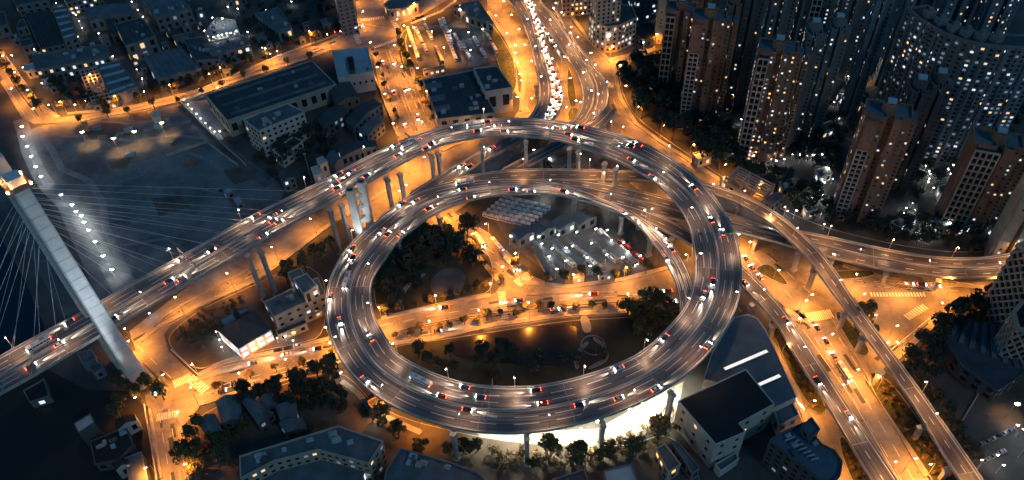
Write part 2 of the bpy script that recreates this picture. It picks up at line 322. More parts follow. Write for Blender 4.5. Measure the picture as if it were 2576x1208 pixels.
for q in ([(2110, 850), (2240, 1050), (2350, 1230)], [(2080, 850), (2210, 1060), (2310, 1230)], [(2050, 850), (2180, 1060), (2280, 1230)]): stripe(q, 0.22, (2, 4))
for q in ([(2140, 880), (2230, 1010), (2345, 1200)], [(2020, 830), (2140, 1000), (2260, 1208)], [(1985, 830), (2060, 960), (2110, 1060)]): stripe(q, 0.25)
for q in ([(500, 985), (640, 948), (840, 890)], [(500, 995), (640, 958), (840, 900)], [(560, 925), (700, 888), (830, 862)], [(960, 820), (1100, 792), (1280, 765), (1700, 735)], [(1000, 855), (1240, 812), (1440, 785), (1700, 768)],
          [(975, 110), (1080, 340)], [(950, 150), (1020, 330)], [(1010, 160), (1085, 320)], [(400, 1040), (430, 1210)], [(425, 1030), (455, 1210)], [(360, 850), (640, 690)], [(345, 870), (440, 960)], [(30, 200), (95, 290)],
          [(200, 297), (450, 247), (700, 160), (860, 105)], [(1120, 545), (1290, 700)], [(1135, 540), (1310, 700)], [(1345, 60), (1400, 160), (1435, 250)], [(1365, 60), (1412, 150)], [(2140, 705), (2480, 728)], [(2150, 720), (2470, 736)], [(2220, 900), (2380, 780)],
          [(1520, 200), (1560, 290), (1640, 350), (1760, 430)], [(1900, 650), (2000, 760)], [(1940, 650), (2040, 740)]): stripe(q, 0.2, (2, 4))
for q in ([(910, 60), (965, 70)], [(1010, 100), (945, 118)], [(2300, 695), (2500, 725)], [(2230, 890), (2340, 800)], [(430, 880), (500, 945)]): stripe(q, 0.3)
zebra((438, 968), (482, 948), 5, 11); zebra((478, 952), (520, 985), 5, 9); zebra((395, 1052), (452, 1040), 4, 12); zebra((908, 52), (968, 44), 4, 14); zebra((942, 120), (1012, 96), 4, 16); zebra((890, 78), (905, 112), 4, 8); zebra((985, 48), (1000, 72), 4, 6)
zebra((1300, 715), (1335, 690), 6, 8); zebra((2030, 800), (2095, 790), 6, 13); zebra((2280, 800), (2330, 770), 4, 9); zebra((1262, 735), (1270, 805), 4, 14); zebra((2190, 742), (2330, 742), 3, 18)
for k in range(18):                                    # hatched box markings
    stripe([(1946 + k * 6, 770 + k), (1986 + k * 6, 806 + k)], 0.2) if k < 8 else None
    stripe([(2200 + k * 12, 712), (2240 + k * 12, 724)], 0.2)
tag(mk.build('street_markings', 'paint'), kind='structure')
rp = random.Random(8); pt = MB()                        # repaired strips, manhole frames and worn wheel lanes
for px in STR:
    for p, d in along(px, 7):
        if rp.random() < .45: continue
        n_ = V((-d.y, d.x, 0)); c = p + n_ * rp.uniform(-5, 5); L, W_ = rp.uniform(2, 11), rp.uniform(.5, 2.4)
        if rp.random() < .35: L, W_ = .9, .9
        pt.face([c + d * u * L / 2 + n_ * v_ * W_ / 2 + V((0, 0, zz - .006)) for u, v_ in ((-1, -1), (1, -1), (1, 1), (-1, 1))], 0 if rp.random() < .7 else 1)
tag(pt.build('street_patches', ['roof_dark', 'pave']), kind='structure')

# ------------------------------------------------------------------ elevated roads
def cr(p, n):                                          # catmull-rom through world points, equal steps
    pts = []
    for i in range(len(p) - 1):
        a, b_, c, d = p[max(0, i - 1)], p[i], p[i + 1], p[min(len(p) - 1, i + 2)]
        for k in range(8):
            t = k / 8; pts.append(0.5 * ((2 * b_) + (c - a) * t + (2 * a - 5 * b_ + 4 * c - d) * t * t + (3 * b_ - a - 3 * c + d) * t ** 3))
    pts.append(p[-1]); return resample(pts, n)
def smooth(p, it):
    for _ in range(it): p = [p[0]] + [(p[i - 1] + p[i] * 2 + p[i + 1]) / 4 for i in range(1, len(p) - 1)] + [p[-1]]
    return p
def zat(zs, t):
    for (a, za), (c, zc) in zip(zs, zs[1:]):
        if t <= c: return za + (zc - za) * (t - a) / (c - a)
    return zs[-1][1]
def edge(px, zs):
    p0 = [P(x, y, zs[0][1]) for x, y in px]; L = [0.0]
    for a, c in zip(p0, p0[1:]): L.append(L[-1] + (c - a).length)
    return [P(x, y, zat(zs, l / L[-1])) for (x, y), l in zip(px, L)]
DECKS = {}
def deck(name, label, outer, inner, zs, top='deck', lanes=(), median=None, po=None, pi=None, piers=(), depth=2.2, step=4.0, it=12, sub=0.0):
    eo, ei = edge(outer, zs), edge(inner, zs)
    n = int(sum((c - a).length for a, c in zip(eo, eo[1:])) / step)
    O = smooth(cr(eo, n), it); I_ = smooth(cr(ei, n * 4), it * 3)
    Ls, Rs = [], []; j = 0
    for i, p in enumerate(O):
        best = min(range(j, min(len(I_), j + 60)), key=lambda k: (I_[k].xy - p.xy).length); j = best
        q = I_[best].copy(); z = p.z - sub; Ls.append(V((p.x, p.y, z))); Rs.append(V((q.x, q.y, z)))
    Rs = smooth(Rs, 3); N = len(Ls)
    c0 = (Ls[N // 2] + Rs[N // 2]) / 2; c0.z = 0
    root = thing(name, c0, label, 'elevated road')
    b = MB(); s = 0.0
    for i in range(N - 1):
        a0, a1, r0, r1 = Ls[i], Ls[i + 1], Rs[i], Rs[i + 1]; w0 = (r0 - a0).length; w1 = (r1 - a1).length; ds = (a1 - a0).length
        K = 4
        for k in range(K):
            f0, f1 = k / K, (k + 1) / K
            b.face([a0.lerp(r0, f0), a1.lerp(r1, f0), a1.lerp(r1, f1), a0.lerp(r0, f1)][::-1], 0, [(w0 * f0, s), (w1 * f0, s + ds), (w1 * f1, s + ds), (w0 * f1, s)][::-1])
        def sec(a, r): return [a, a - V((0, 0, .55)), a.lerp(r, .2) - V((0, 0, .9)), a.lerp(r, .26) - V((0, 0, depth)), a.lerp(r, .74) - V((0, 0, depth)), a.lerp(r, .8) - V((0, 0, .9)), r - V((0, 0, .55)), r]
        S0, S1 = sec(a0, r0), sec(a1, r1)
        for k in range(7): b.face([S0[k], S1[k], S1[k + 1], S0[k + 1]], 1)
        s += ds
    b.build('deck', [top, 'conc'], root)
    def barrier(nm, f, wd, h, cond, off):
        q = MB(); any_ = False
        for i in range(N - 1):
            if cond and not cond(i / N, *PX(Ls[i] if f == 0 else Rs[i])): continue
            any_ = True
            def pr(k):
                c = (Rs[k] - Ls[k]).normalized(); m_ = Ls[k].lerp(Rs[k], f) + c * off
                return [m_ - c * wd / 2 + V((0, 0, .0)), m_ - c * wd / 2 + V((0, 0, h)), m_ + c * wd / 2 + V((0, 0, h)), m_ + c * wd / 2]
            A, B_ = pr(i), pr(i + 1)
            for k in range(3): q.face([A[k], A[k + 1], B_[k + 1], B_[k]])
        if any_: q.build(nm, 'conc', root)
    barrier('parapet', 0, .45, 1.1, po, 0.25); barrier('parapet', 1, .45, 1.1, pi, -0.25)
    if median is not None: barrier('median_barrier', median, .6, 0.9, None, 0)
    q = MB(); 
    def line(f, wd, dash, off=0.0):
        s_ = 0
        for i in range(N - 1):
            if dash and i % dash[1] >= dash[0]: continue
            A = []
            for k in (i, i + 1):
                c = (Rs[k] - Ls[k]).normalized(); m_ = Ls[k].lerp(Rs[k], f) + c * off + V((0, 0, .02)); A += [m_ - c * wd / 2, m_ + c * wd / 2]
            q.face([A[0], A[1], A[3], A[2]])
    for f, dash in lanes: line(f, .3, dash)
    line(0, .3, None, .9); line(1, .3, None, -.9)
    if median is not None: line(median, .25, None, .75); line(median, .25, None, -.75)
    q.build('marking', 'paint', root)
    jn = MB()                                          # expansion joints across the deck
    for i in range(6, N - 1, 11):
        a, r = Ls[i], Rs[i]; d = (Ls[i + 1] - Ls[i]).normalized() * .28; u = V((0, 0, .035))
        jn.face([a + u, a + d + u, r + d + u, r + u])
    jn.build('joint', 'conc', root)
    DECKS[root.name] = (Ls, Rs, root)
    for (x, y, *k) in piers: pier(root, x, y, Ls, Rs, *k)
    return root
def pier(root, x, y, Ls, Rs, base=0.0, wd=2.6):
    # the column stands under the deck where its head shows at pixel (x, y)
    z = 20.0
    for _ in range(4):
        p = P(x, y, z); i = min(range(len(Ls)), key=lambda k: min((Ls[k].xy - p.xy).length, (Rs[k].xy - p.xy).length, ((Ls[k] + Rs[k]).xy / 2 - p.xy).length)); z = Ls[i].z - 2.2
    ang = math.atan2((Rs[i] - Ls[i]).y, (Rs[i] - Ls[i]).x)
    b = MB(); p = P(x, y, z)
    # chamfered column with a flared head
    def oct_(w_, d_, zz_):
        ca, sa = math.cos(ang), math.sin(ang); c = .25
        return [(p.x + (u * w_ / 2) * ca - (v * d_ / 2) * sa, p.y + (u * w_ / 2) * sa + (v * d_ / 2) * ca) for u, v in ((1, -1 + c), (1, 1 - c), (1 - c, 1), (-1 + c, 1), (-1, 1 - c), (-1, -1 + c), (-1 + c, -1), (1 - c, -1))]
    b.prism(oct_(wd, 2.0, 0), base, z - 1.2, 0, top=False); b.prism(oct_(wd + 1.6, 2.6, 0), z - 1.2, z + .25, 0, bottom=True); b.prism(oct_(wd + 1.4, 3.2, 0), 0, .5 + base, 0)
    b.build('pier', 'conc', root)

ring_out = [(-300, 1068), (-150, 984), (0, 899), (150, 816), (250, 764), (360, 699), (450, 649), (550, 593), (644, 538), (794, 466), (894, 412), (944, 385), (1019, 352), (1069, 334), (1144, 312), (1210, 303), (1288, 299), (1388, 304), (1488, 322), (1588, 350), (1663, 383), (1738, 435), (1788, 485), (1836, 552), (1856, 604), (1868, 679), (1863, 754), (1838, 814), (1788, 889), (1718, 954), (1663, 990), (1538, 1047), (1388, 1085), (1288, 1095), (1219, 1092), (1119, 1076), (1044, 1050), (964, 1013), (884, 948), (844, 889), (820, 819), (817, 754), (830, 694), (864, 634), (889, 604), (964, 545), (1006, 505), (1069, 474), (1130, 462), (1200, 452), (1318, 448), (1402, 457), (1490, 487), (1575, 524), (1644, 573), (1676, 596), (1707, 631), (1738, 689), (1752, 740), (1758, 790)]
ring_in = [(-300, 1160), (-200, 1106), (0, 995), (100, 940), (300, 820), (450, 733), (600, 645), (694, 590), (809, 527), (924, 466), (994, 427), (1094, 376), (1144, 362), (1209, 351), (1288, 347), (1388, 356), (1438, 367), (1488, 384), (1558, 412), (1628, 450), (1688, 500), (1723, 550), (1740, 604), (1748, 669), (1745, 704), (1728, 769), (1688, 819), (1638, 869), (1588, 904), (1468, 949), (1353, 974), (1288, 977), (1219, 974), (1164, 966), (1094, 944), (1034, 914), (994, 889), (969, 844), (944, 804), (934, 754), (937, 704), (962, 664), (1005, 604), (1039, 580), (1094, 538), (1194, 501), (1288, 489), (1388, 489), (1463, 506), (1538, 527), (1588, 551), (1633, 602), (1665, 644), (1690, 689), (1705, 734), (1710, 790)]
ZM = [(0, 42), (.12, 39), (.3, 33), (.38, 30.5), (.5, 28), (.62, 25), (.74, 21), (.86, 17.2), (.885, 16), (.97, 15.6), (1, 14.5)]
lanes6 = [(f, (3, 5)) for f in (.2, .345, .655, .8)]
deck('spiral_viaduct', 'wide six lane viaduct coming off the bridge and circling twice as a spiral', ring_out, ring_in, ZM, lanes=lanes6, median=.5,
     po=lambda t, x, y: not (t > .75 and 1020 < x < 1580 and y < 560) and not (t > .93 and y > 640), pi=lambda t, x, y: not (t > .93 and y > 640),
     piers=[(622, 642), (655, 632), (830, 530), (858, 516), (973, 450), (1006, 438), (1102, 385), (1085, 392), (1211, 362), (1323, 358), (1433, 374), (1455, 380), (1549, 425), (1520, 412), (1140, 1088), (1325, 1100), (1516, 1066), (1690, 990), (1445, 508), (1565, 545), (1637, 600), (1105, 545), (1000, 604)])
Z2 = [(0, 15.6), (1, 15.6)]
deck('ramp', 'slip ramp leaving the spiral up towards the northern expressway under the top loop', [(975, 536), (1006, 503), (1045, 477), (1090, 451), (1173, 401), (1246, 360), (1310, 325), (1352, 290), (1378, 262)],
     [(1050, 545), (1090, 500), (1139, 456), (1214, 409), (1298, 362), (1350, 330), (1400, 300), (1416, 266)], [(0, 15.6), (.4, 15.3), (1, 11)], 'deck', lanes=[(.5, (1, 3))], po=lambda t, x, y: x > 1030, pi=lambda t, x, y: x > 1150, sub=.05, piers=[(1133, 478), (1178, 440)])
deck('ramp', 'narrow one lane ramp dropping in from the north onto the band road', [(1262, 428), (1319, 396), (1391, 362), (1450, 330), (1500, 300), (1530, 262)], [(1331, 419), (1380, 392), (1423, 369), (1475, 345), (1519, 319), (1550, 285)], [(0, 15.3), (1, 12)], 'deckd', lanes=[(.5, None)], sub=.03, piers=[(1360, 395)])
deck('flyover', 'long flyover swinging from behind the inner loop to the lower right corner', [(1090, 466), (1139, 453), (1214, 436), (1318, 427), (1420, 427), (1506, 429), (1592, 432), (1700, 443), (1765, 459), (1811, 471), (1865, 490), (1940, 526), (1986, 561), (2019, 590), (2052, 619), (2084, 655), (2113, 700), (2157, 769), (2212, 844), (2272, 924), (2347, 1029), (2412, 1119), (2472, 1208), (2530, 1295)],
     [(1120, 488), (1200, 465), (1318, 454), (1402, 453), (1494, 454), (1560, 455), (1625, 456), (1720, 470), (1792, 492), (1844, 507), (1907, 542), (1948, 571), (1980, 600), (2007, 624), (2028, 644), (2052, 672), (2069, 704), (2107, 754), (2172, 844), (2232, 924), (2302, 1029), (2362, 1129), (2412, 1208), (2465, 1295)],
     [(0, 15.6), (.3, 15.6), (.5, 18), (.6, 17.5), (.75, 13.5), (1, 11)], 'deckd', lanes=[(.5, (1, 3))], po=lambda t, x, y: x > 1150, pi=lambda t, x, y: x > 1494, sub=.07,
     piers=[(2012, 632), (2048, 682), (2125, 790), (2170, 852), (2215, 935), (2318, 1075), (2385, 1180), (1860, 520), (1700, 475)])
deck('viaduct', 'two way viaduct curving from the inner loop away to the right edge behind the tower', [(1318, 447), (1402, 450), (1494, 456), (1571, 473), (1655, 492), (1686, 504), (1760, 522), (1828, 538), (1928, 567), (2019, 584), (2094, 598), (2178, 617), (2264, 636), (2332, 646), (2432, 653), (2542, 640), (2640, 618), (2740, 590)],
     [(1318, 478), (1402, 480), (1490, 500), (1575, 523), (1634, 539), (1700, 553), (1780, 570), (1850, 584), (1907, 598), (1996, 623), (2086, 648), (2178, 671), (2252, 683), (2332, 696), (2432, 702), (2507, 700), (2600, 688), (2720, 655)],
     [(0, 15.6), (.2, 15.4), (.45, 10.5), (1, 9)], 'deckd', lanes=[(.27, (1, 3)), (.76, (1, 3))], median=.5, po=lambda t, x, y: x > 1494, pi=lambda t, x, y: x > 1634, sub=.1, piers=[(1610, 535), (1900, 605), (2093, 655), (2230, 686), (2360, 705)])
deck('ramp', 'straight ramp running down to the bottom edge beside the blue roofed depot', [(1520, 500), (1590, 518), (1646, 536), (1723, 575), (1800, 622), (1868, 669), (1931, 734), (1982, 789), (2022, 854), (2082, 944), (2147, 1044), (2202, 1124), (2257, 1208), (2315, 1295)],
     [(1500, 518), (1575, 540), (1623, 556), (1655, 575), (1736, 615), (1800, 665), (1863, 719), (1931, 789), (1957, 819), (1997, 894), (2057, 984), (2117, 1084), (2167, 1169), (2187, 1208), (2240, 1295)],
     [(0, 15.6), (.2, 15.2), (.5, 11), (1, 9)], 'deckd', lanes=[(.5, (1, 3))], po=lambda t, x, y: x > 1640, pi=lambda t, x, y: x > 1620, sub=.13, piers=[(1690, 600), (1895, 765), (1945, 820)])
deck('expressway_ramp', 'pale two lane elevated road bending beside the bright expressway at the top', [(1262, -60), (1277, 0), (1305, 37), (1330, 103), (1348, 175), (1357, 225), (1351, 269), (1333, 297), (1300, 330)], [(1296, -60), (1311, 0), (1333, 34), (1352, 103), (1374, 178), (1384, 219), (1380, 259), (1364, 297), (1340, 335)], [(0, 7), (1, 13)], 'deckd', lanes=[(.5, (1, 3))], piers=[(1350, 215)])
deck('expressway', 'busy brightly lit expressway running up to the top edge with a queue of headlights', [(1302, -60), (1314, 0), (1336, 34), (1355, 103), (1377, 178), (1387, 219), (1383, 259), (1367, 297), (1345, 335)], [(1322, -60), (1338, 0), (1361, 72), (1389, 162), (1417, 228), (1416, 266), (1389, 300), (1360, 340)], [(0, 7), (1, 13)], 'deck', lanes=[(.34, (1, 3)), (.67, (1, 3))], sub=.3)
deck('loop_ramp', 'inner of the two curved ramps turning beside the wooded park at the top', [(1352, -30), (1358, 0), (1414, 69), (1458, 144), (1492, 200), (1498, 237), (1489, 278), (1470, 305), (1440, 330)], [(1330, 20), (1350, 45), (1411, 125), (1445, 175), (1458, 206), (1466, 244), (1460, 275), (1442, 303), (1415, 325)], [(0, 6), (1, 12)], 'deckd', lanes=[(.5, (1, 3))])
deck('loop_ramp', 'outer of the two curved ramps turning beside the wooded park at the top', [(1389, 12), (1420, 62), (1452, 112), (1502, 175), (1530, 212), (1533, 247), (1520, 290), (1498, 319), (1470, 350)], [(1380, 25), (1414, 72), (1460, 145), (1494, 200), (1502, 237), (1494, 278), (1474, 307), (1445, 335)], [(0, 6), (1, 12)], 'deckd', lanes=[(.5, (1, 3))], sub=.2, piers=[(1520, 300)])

# ------------------------------------------------------------------ lamps
def ldata(name, typ, e, col, rad=0.3, spot=None, blend=0.6):
    l = bpy.data.lights.new(name, typ); l.energy = e; l.color = col; l.shadow_soft_size = rad
    if spot: l.spot_size = R(spot); l.spot_blend = blend
    return l
OR = (1.0, 0.305, 0.03)
LD = dict(street=ldata('street_lamp_light', 'SPOT', 3100, OR, 0.5, 150, 0.9), deck=ldata('deck_lamp_light', 'SPOT', 620, (1.0, 0.55, 0.31), 0.4, 140, 0.8),
          white=ldata('white_lamp_light', 'SPOT', 27, (0.75, 0.9, 1.0), 0.4, 140, 0.7), small=ldata('garden_lamp_light', 'SPOT', 30, (0.8, 0.9, 1.0), 0.3, 150, 0.6),
          flood=ldata('floodlight_light', 'SPOT', 800, (1.0, 0.42, 0.12), 0.4, 86, 0.7), dazzle=ldata('lot_floodlight_light', 'SPOT', 3800, (1.0, 0.86, 0.62), 0.6, 150, 0.6),
          deckw=ldata('ramp_lamp_light', 'SPOT', 900, (1.0, 0.42, 0.13), 0.4, 150, 0.8), walk=ldata('walk_lamp_light', 'SPOT', 110, (0.8, 0.92, 1.0), 0.4, 130, 0.7), lot=ldata('lot_fill_light', 'SPOT', 260, (1.0, 0.75, 0.5), 0.4, 150, 0.6),
          beam=ldata('headlight_beam', 'SPOT', 4800, (1.0, 0.84, 0.66), 0.15, 24, 0.9))
def lampmesh(hh, arm):
    b = MB(); b.tube((0, 0, 0), (0, 0, hh), .13, 6, r2=.08); b.tube((0, 0, hh - .1), (arm, 0, hh + .35), .07, 5); b.box((0, 0, 0), (.5, .5, .35))
    p = b.mesh('lamp_pole', 'steel')
    h = MB(); h.loft([(arm - .6, .15, hh + .22, hh + .42), (arm, .24, hh + .2, hh + .48), (arm + .7, .16, hh + .28, hh + .4)]); hm = h.mesh('lamp_housing', 'steel')
    return p, hm
def bulbmesh(hh, arm, m, r=.32):
    b = MB(); b.loft([(arm - r * 1.6, r * .6, hh + .02, hh + .22), (arm, r, hh - .12, hh + .2), (arm + r * 1.6, r * .6, hh + .02, hh + .22)]); return b.mesh('bulb', m)
LM = {'street': (lampmesh(12, 2.2), bulbmesh(12, 2.2, 'bulbo', .34), LD['street'], (2.2, 0, 11.5)), 'deck': (lampmesh(9, 1.5), bulbmesh(9, 1.5, 'bulbw', .28), LD['deck'], (1.5, 0, 8.7)),
      'deckw': (lampmesh(9, 1.5), bulbmesh(9, 1.5, 'bulbw', .28), LD['deckw'], (1.5, 0, 8.7)), 'walk': (lampmesh(7, .8), bulbmesh(7, .8, 'bulbw', .55), LD['walk'], (.8, 0, 6.4)), 'lot': (lampmesh(7, .8), bulbmesh(7, .8, 'bulbw', .36), LD['lot'], (.8, 0, 6.4)),
      'white': (lampmesh(7, .8), bulbmesh(7, .8, 'bulbw', .36), LD['white'], (.8, 0, 6.4)), 'small': (lampmesh(4, .3), bulbmesh(4, .3, 'bulbw', .22), LD['small'], (.3, 0, 3.5)),
      'flood': (lampmesh(12, .8), bulbmesh(12, .8, 'bulbs', .7), LD['flood'], (.8, 0, 11.2)), 'dazzle': (lampmesh(12, .8), bulbmesh(12, .8, 'bulbs', .6), LD['dazzle'], (.8, 0, 11.2))}
LN = dict(walk=('walk_lamp', 'lamp'), deckw=('parapet_lamp', 'parapet lamp'), lot=('yard_lamp', 'yard lamp'), street=('street_lamp', 'street lamp'), deck=('parapet_lamp', 'parapet lamp'), white=('yard_lamp', 'yard lamp'), small=('garden_lamp', 'garden lamp'), flood=('floodlight', 'floodlight'), dazzle=('floodlight', 'floodlight'))
def lamp(p, ang, kind, label, group, light=True):
    name, cat = LN[kind]
    (pm, hm), bm, ld, lp = LM[kind]
    t = thing(name, p, label, cat, group, ang); put('pole', pm, t); hd = put('lamp_housing', hm, t); put('bulb', bm, hd)
    if light: put('lamp_light', ld, t, lp)
    return t
def under_deck(p):
    for Ls, Rs, _ in DECKS.values():
        for i in range(0, len(Ls) - 3, 3):
            if Ls[i].z < 15.5 and inside(p, [Ls[i], Ls[i + 3], Rs[i + 3], Rs[i]]): return True
    return False
def lamp_row(px, sp, side, kind, where, light=True):
    row = [q for q in along(px, sp * 1.12) if not under_deck(q[0])]
    for i, (p, d) in enumerate(row):
        ang = math.atan2(d.y, d.x) + side * math.pi / 2
        lamp(p, ang, kind, '%s lamp from the %s end of the %s' % (ordinal(i + 1), 'left' if px[0][0] <= px[-1][0] else 'upper', where), 'lamps along the ' + where, light)
for nm, where, skip in (('spiral_viaduct', 'spiral viaduct', lambda t, x, y, s: x < -30 or t > .97 or (t > .76 and s == 0 and 1010 < x < 1580 and y < 560)), ('flyover', 'long flyover', lambda t, x, y, s: x < 1494 and s == 1 or x < 1150 or 1600 < x < 1790),
                        ('viaduct', 'viaduct to the right edge', lambda t, x, y, s: (x < 1500 if s == 0 else x < 1634) or 1690 < x < 1870 or x > 2580 or 1960 < x < 2060), ('ramp.002', 'ramp beside the blue roofs', lambda t, x, y, s: 1730 < x < 1870 or x < 1610), ('ramp', 'slip ramp under the top loop', lambda t, x, y, s: x < 1150 or y < 385),
                        ('expressway', 'bright expressway', lambda t, x, y, s: y > 300), ('expressway_ramp', 'pale ramp beside the expressway', lambda t, x, y, s: y > 300 or s), ('loop_ramp', 'inner curved ramp', lambda t, x, y, s: y > 310), ('loop_ramp.001', 'outer curved ramp', lambda t, x, y, s: y > 320)):
    if nm not in DECKS:
        Ls, Rs = [(v[0], v[1]) for k, v in DECKS.items() if v[2].name == nm][0]
    else: Ls, Rs = DECKS[nm][:2]
    for s, (A, B_) in enumerate(((Ls, Rs), (Rs, Ls))):
        cnt = 0
        for i in range(4 + 4 * s, len(A), 10 if nm != 'viaduct' else 8):
            x, y = PX(A[i])
            if skip(i / len(A), x, y, s): continue
            cnt += 1; d = (B_[i] - A[i]).normalized(); p = A[i] + d * .25 + V((0, 0, 1.05))
            lamp(p, math.atan2(d.y, d.x), 'deck' if nm == 'spiral_viaduct' else 'deckw', '%s lamp on the %s parapet of the %s' % (ordinal(cnt), 'inner' if s else 'outer', where), 'lamps on the ' + where)
LAMPS = [([(945, 140), (1003, 345)], 30, -1, 'avenue west kerb'), ([(1014, 100), (1040, 190), (1096, 330)], 26, 1, 'avenue east kerb'), ([(900, 5), (904, 60)], 26, -1, 'upper avenue west kerb'), ([(969, 0), (976, 28), (1040, 45)], 28, 1, 'upper avenue east kerb'),
  ([(170, 287), (350, 268), (500, 228), (640, 168), (700, 142), (890, 72)], 34, -1, 'tree lined street, far kerb'), ([(205, 304), (450, 256), (644, 188), (774, 147), (834, 124)], 44, 1, 'tree lined street, near kerb'),
  ([(5, 132), (50, 195), (98, 262), (148, 296)], 26, -1, 'upper left road'), ([(6, 205), (62, 297), (95, 312)], 34, 1, 'upper left road by the wall'),
  ([(340, 868), (400, 822), (500, 770), (643, 706), (719, 650), (844, 555), (924, 510), (985, 470)], 26, 1, 'road under the bridge'), ([(335, 900), (368, 950), (420, 985)], 26, 1, 'short link road by the bridge leg'),
  ([(500, 1018), (560, 1000), (709, 957), (844, 906)], 24, 1, 'boulevard near kerb, left part'), ([(500, 944), (565, 912), (743, 876), (829, 852)], 28, -1, 'boulevard far kerb, left part'),
  ([(960, 868), (1090, 852), (1240, 818), (1288, 812), (1440, 790), (1563, 785), (1700, 775)], 22, 1, 'boulevard near kerb inside the spiral'), ([(960, 802), (1069, 779), (1234, 743)], 26, -1, 'boulevard far kerb inside the spiral'), ([(1310, 710), (1430, 722), (1560, 705), (1690, 672)], 26, -1, 'boulevard kerb by the bus depot'),
  ([(374, 1030), (388, 1120), (402, 1205)], 26, -1, 'lower left side street, left kerb'), ([(455, 1075), (462, 1150), (474, 1205)], 30, 1, 'lower left side street, right kerb'), ([(1100, 562), (1200, 643), (1258, 712)], 24, 1, 'diagonal road, park side'), ([(1140, 540), (1225, 590), (1305, 670)], 28, -1, 'diagonal road, depot side'),
  ([(1020, 420), (1070, 400), (1060, 450), (1020, 500)], 24, 1, 'open ground under the top loop'), ([(1228, 30), (1280, 110), (1318, 200), (1310, 280)], 26, -1, 'road left of the expressway'), ([(1350, 40), (1400, 130), (1440, 290)], 24, 1, 'strip between expressway and curved ramps'),
  ([(1430, 30), (1480, 100), (1540, 160), (1562, 250), (1600, 312), (1660, 356), (1740, 408), (1820, 460), (1900, 505)], 24, 1, 'road along the dark wooded park'), ([(1535, 150), (1580, 140), (1645, 118)], 26, -1, 'short side road to the hotel'),
  ([(1880, 640), (1960, 690), (2060, 700)], 28, -1, 'junction beyond the spiral'), ([(2120, 668), (2220, 700), (2330, 715), (2480, 724)], 24, -1, 'road below the right viaduct'), ([(2250, 905), (2340, 822), (2400, 775), (2500, 745)], 30, 1, 'road by the trees at right'),
  ([(1892, 780), (1950, 880), (1990, 960), (2040, 1090), (2084, 1205)], 26, 1, 'side road by the blue roofs'), ([(2095, 800), (2160, 900), (2230, 1030), (2330, 1200)], 36, -1, 'lower right avenue'), ([(2020, 780), (2100, 920), (2190, 1060), (2270, 1190)], 44, 1, 'avenue strip beside the ramp'), ([(2240, 970), (2320, 1090), (2400, 1200)], 32, 1, 'planted strip under the flyover'),
  ([(1110, 380), (1180, 350)], 26, 1, 'kerb behind the top loop'), ([(1560, 480), (1640, 520), (1700, 500)], 26, 1, 'ground between the merging ramps'), ([(1750, 620), (1840, 640)], 26, 1, 'ground under the right side of the spiral'), ([(1940, 720), (2010, 800), (2070, 880)], 24, 1, 'junction west arm'), ([(2140, 735), (2260, 760), (2380, 745)], 26, 1, 'junction east arm'), ([(1035, 60), (1110, 30), (1150, 0)], 26, 1, 'lane above the coach park'), ([(1290, 150), (1300, 230), (1330, 285)], 22, 1, 'verge left of the expressway'), ([(1420, 310), (1500, 340), (1560, 360)], 24, 1, 'ground behind the top loop'), ([(860, 960), (900, 990), (950, 1050)], 24, 1, 'brown lots against the spiral'), ([(990, 150), (1020, 240), (1048, 325)], 24, 1, 'middle strip of the avenue'), ([(915, 66), (960, 82), (1000, 86)], 22, 1, 'avenue junction crossing'), ([(1244, 5), (1296, 100), (1330, 190)], 20, 1, 'inner strip left of the expressway'), ([(1405, 70), (1436, 140), (1448, 210)], 20, 1, 'inner strip by the curved ramps'), ([(935, 560), (985, 500), (1030, 440)], 24, 1, 'ground strip between the two decks'), ([(2150, 780), (2230, 860)], 24, 1, 'junction south arm'), ([(960, 1045), (1060, 1090)], 22, 1, 'lane outside the lower spiral')]
for px, sp, sd_, wh in LAMPS:
    if not any(q in wh for q in ('ground', 'junction', 'strip')): sheet('pavement', band(px, 2.6), 'pave', .1)
    lamp_row(px, sp, sd_, 'street' if 'brown lots' not in wh else 'lot', wh)  # lot lamps are added to brighten the dim brown lots
for i, (x, y) in enumerate([(64, 331), (66, 356), (77, 381), (87, 406), (99, 432), (112, 457), (162, 503), (190, 528), (200, 545), (213, 556), (220, 572), (232, 592), (248, 621), (268, 657), (290, 691)]):
    lamp(P(x, y + 8), 0, 'walk', '%s white lamp from the top of the curving riverside walk' % ordinal(i + 1), 'white lamps on the riverside walk')
for i, (x, y) in enumerate([(222, 368), (351, 367), (419, 345), (300, 384)]):
    lamp(P(x, y), 0, 'flood', ['glaring site floodlight furthest left on the bare field', 'glaring site floodlight in the middle of the bare field', 'glaring site floodlight furthest right on the bare field', 'dim low site floodlight between the two left ones'][i], 'floodlights on the bare field')
for i, (x, y) in enumerate([(466, 262), (476, 274), (486, 286), (497, 298), (508, 310), (520, 322), (532, 334), (543, 343), (556, 342), (505, 236), (550, 232)]):
    lamp(P(x, y), 0, 'small', '%s low lamp along the wall of the narrow front yard' % ordinal(i + 1), 'low lamps round the front yard')
for i, (x, y) in enumerate([(190, 25), (210, 78), (252, 92), (335, 12), (350, 33), (363, 50), (475, 40), (418, 50), (488, 52), (145, 15), (203, 62), (285, 75), (90, 132), (35, 148), (62, 178), (348, 183), (361, 206), (292, 260), (245, 152), (183, 168), (152, 264), (110, 218), (15, 88), (625, 88), (518, 178), (560, 5), (600, 30), (672, 34), (662, 128), (699, 137), (525, 150), (526, 175), (195, 45), (245, 148), (205, 145), (735, 12), (220, 262), (288, 150), (410, 45), (575, 25), (283, 73), (200, 100)]):
    lamp(P(x, y + 3), 0, 'small', '%s of the small lamps scattered through the dark works yards' % ordinal(i + 1), 'small lamps in the works yards')

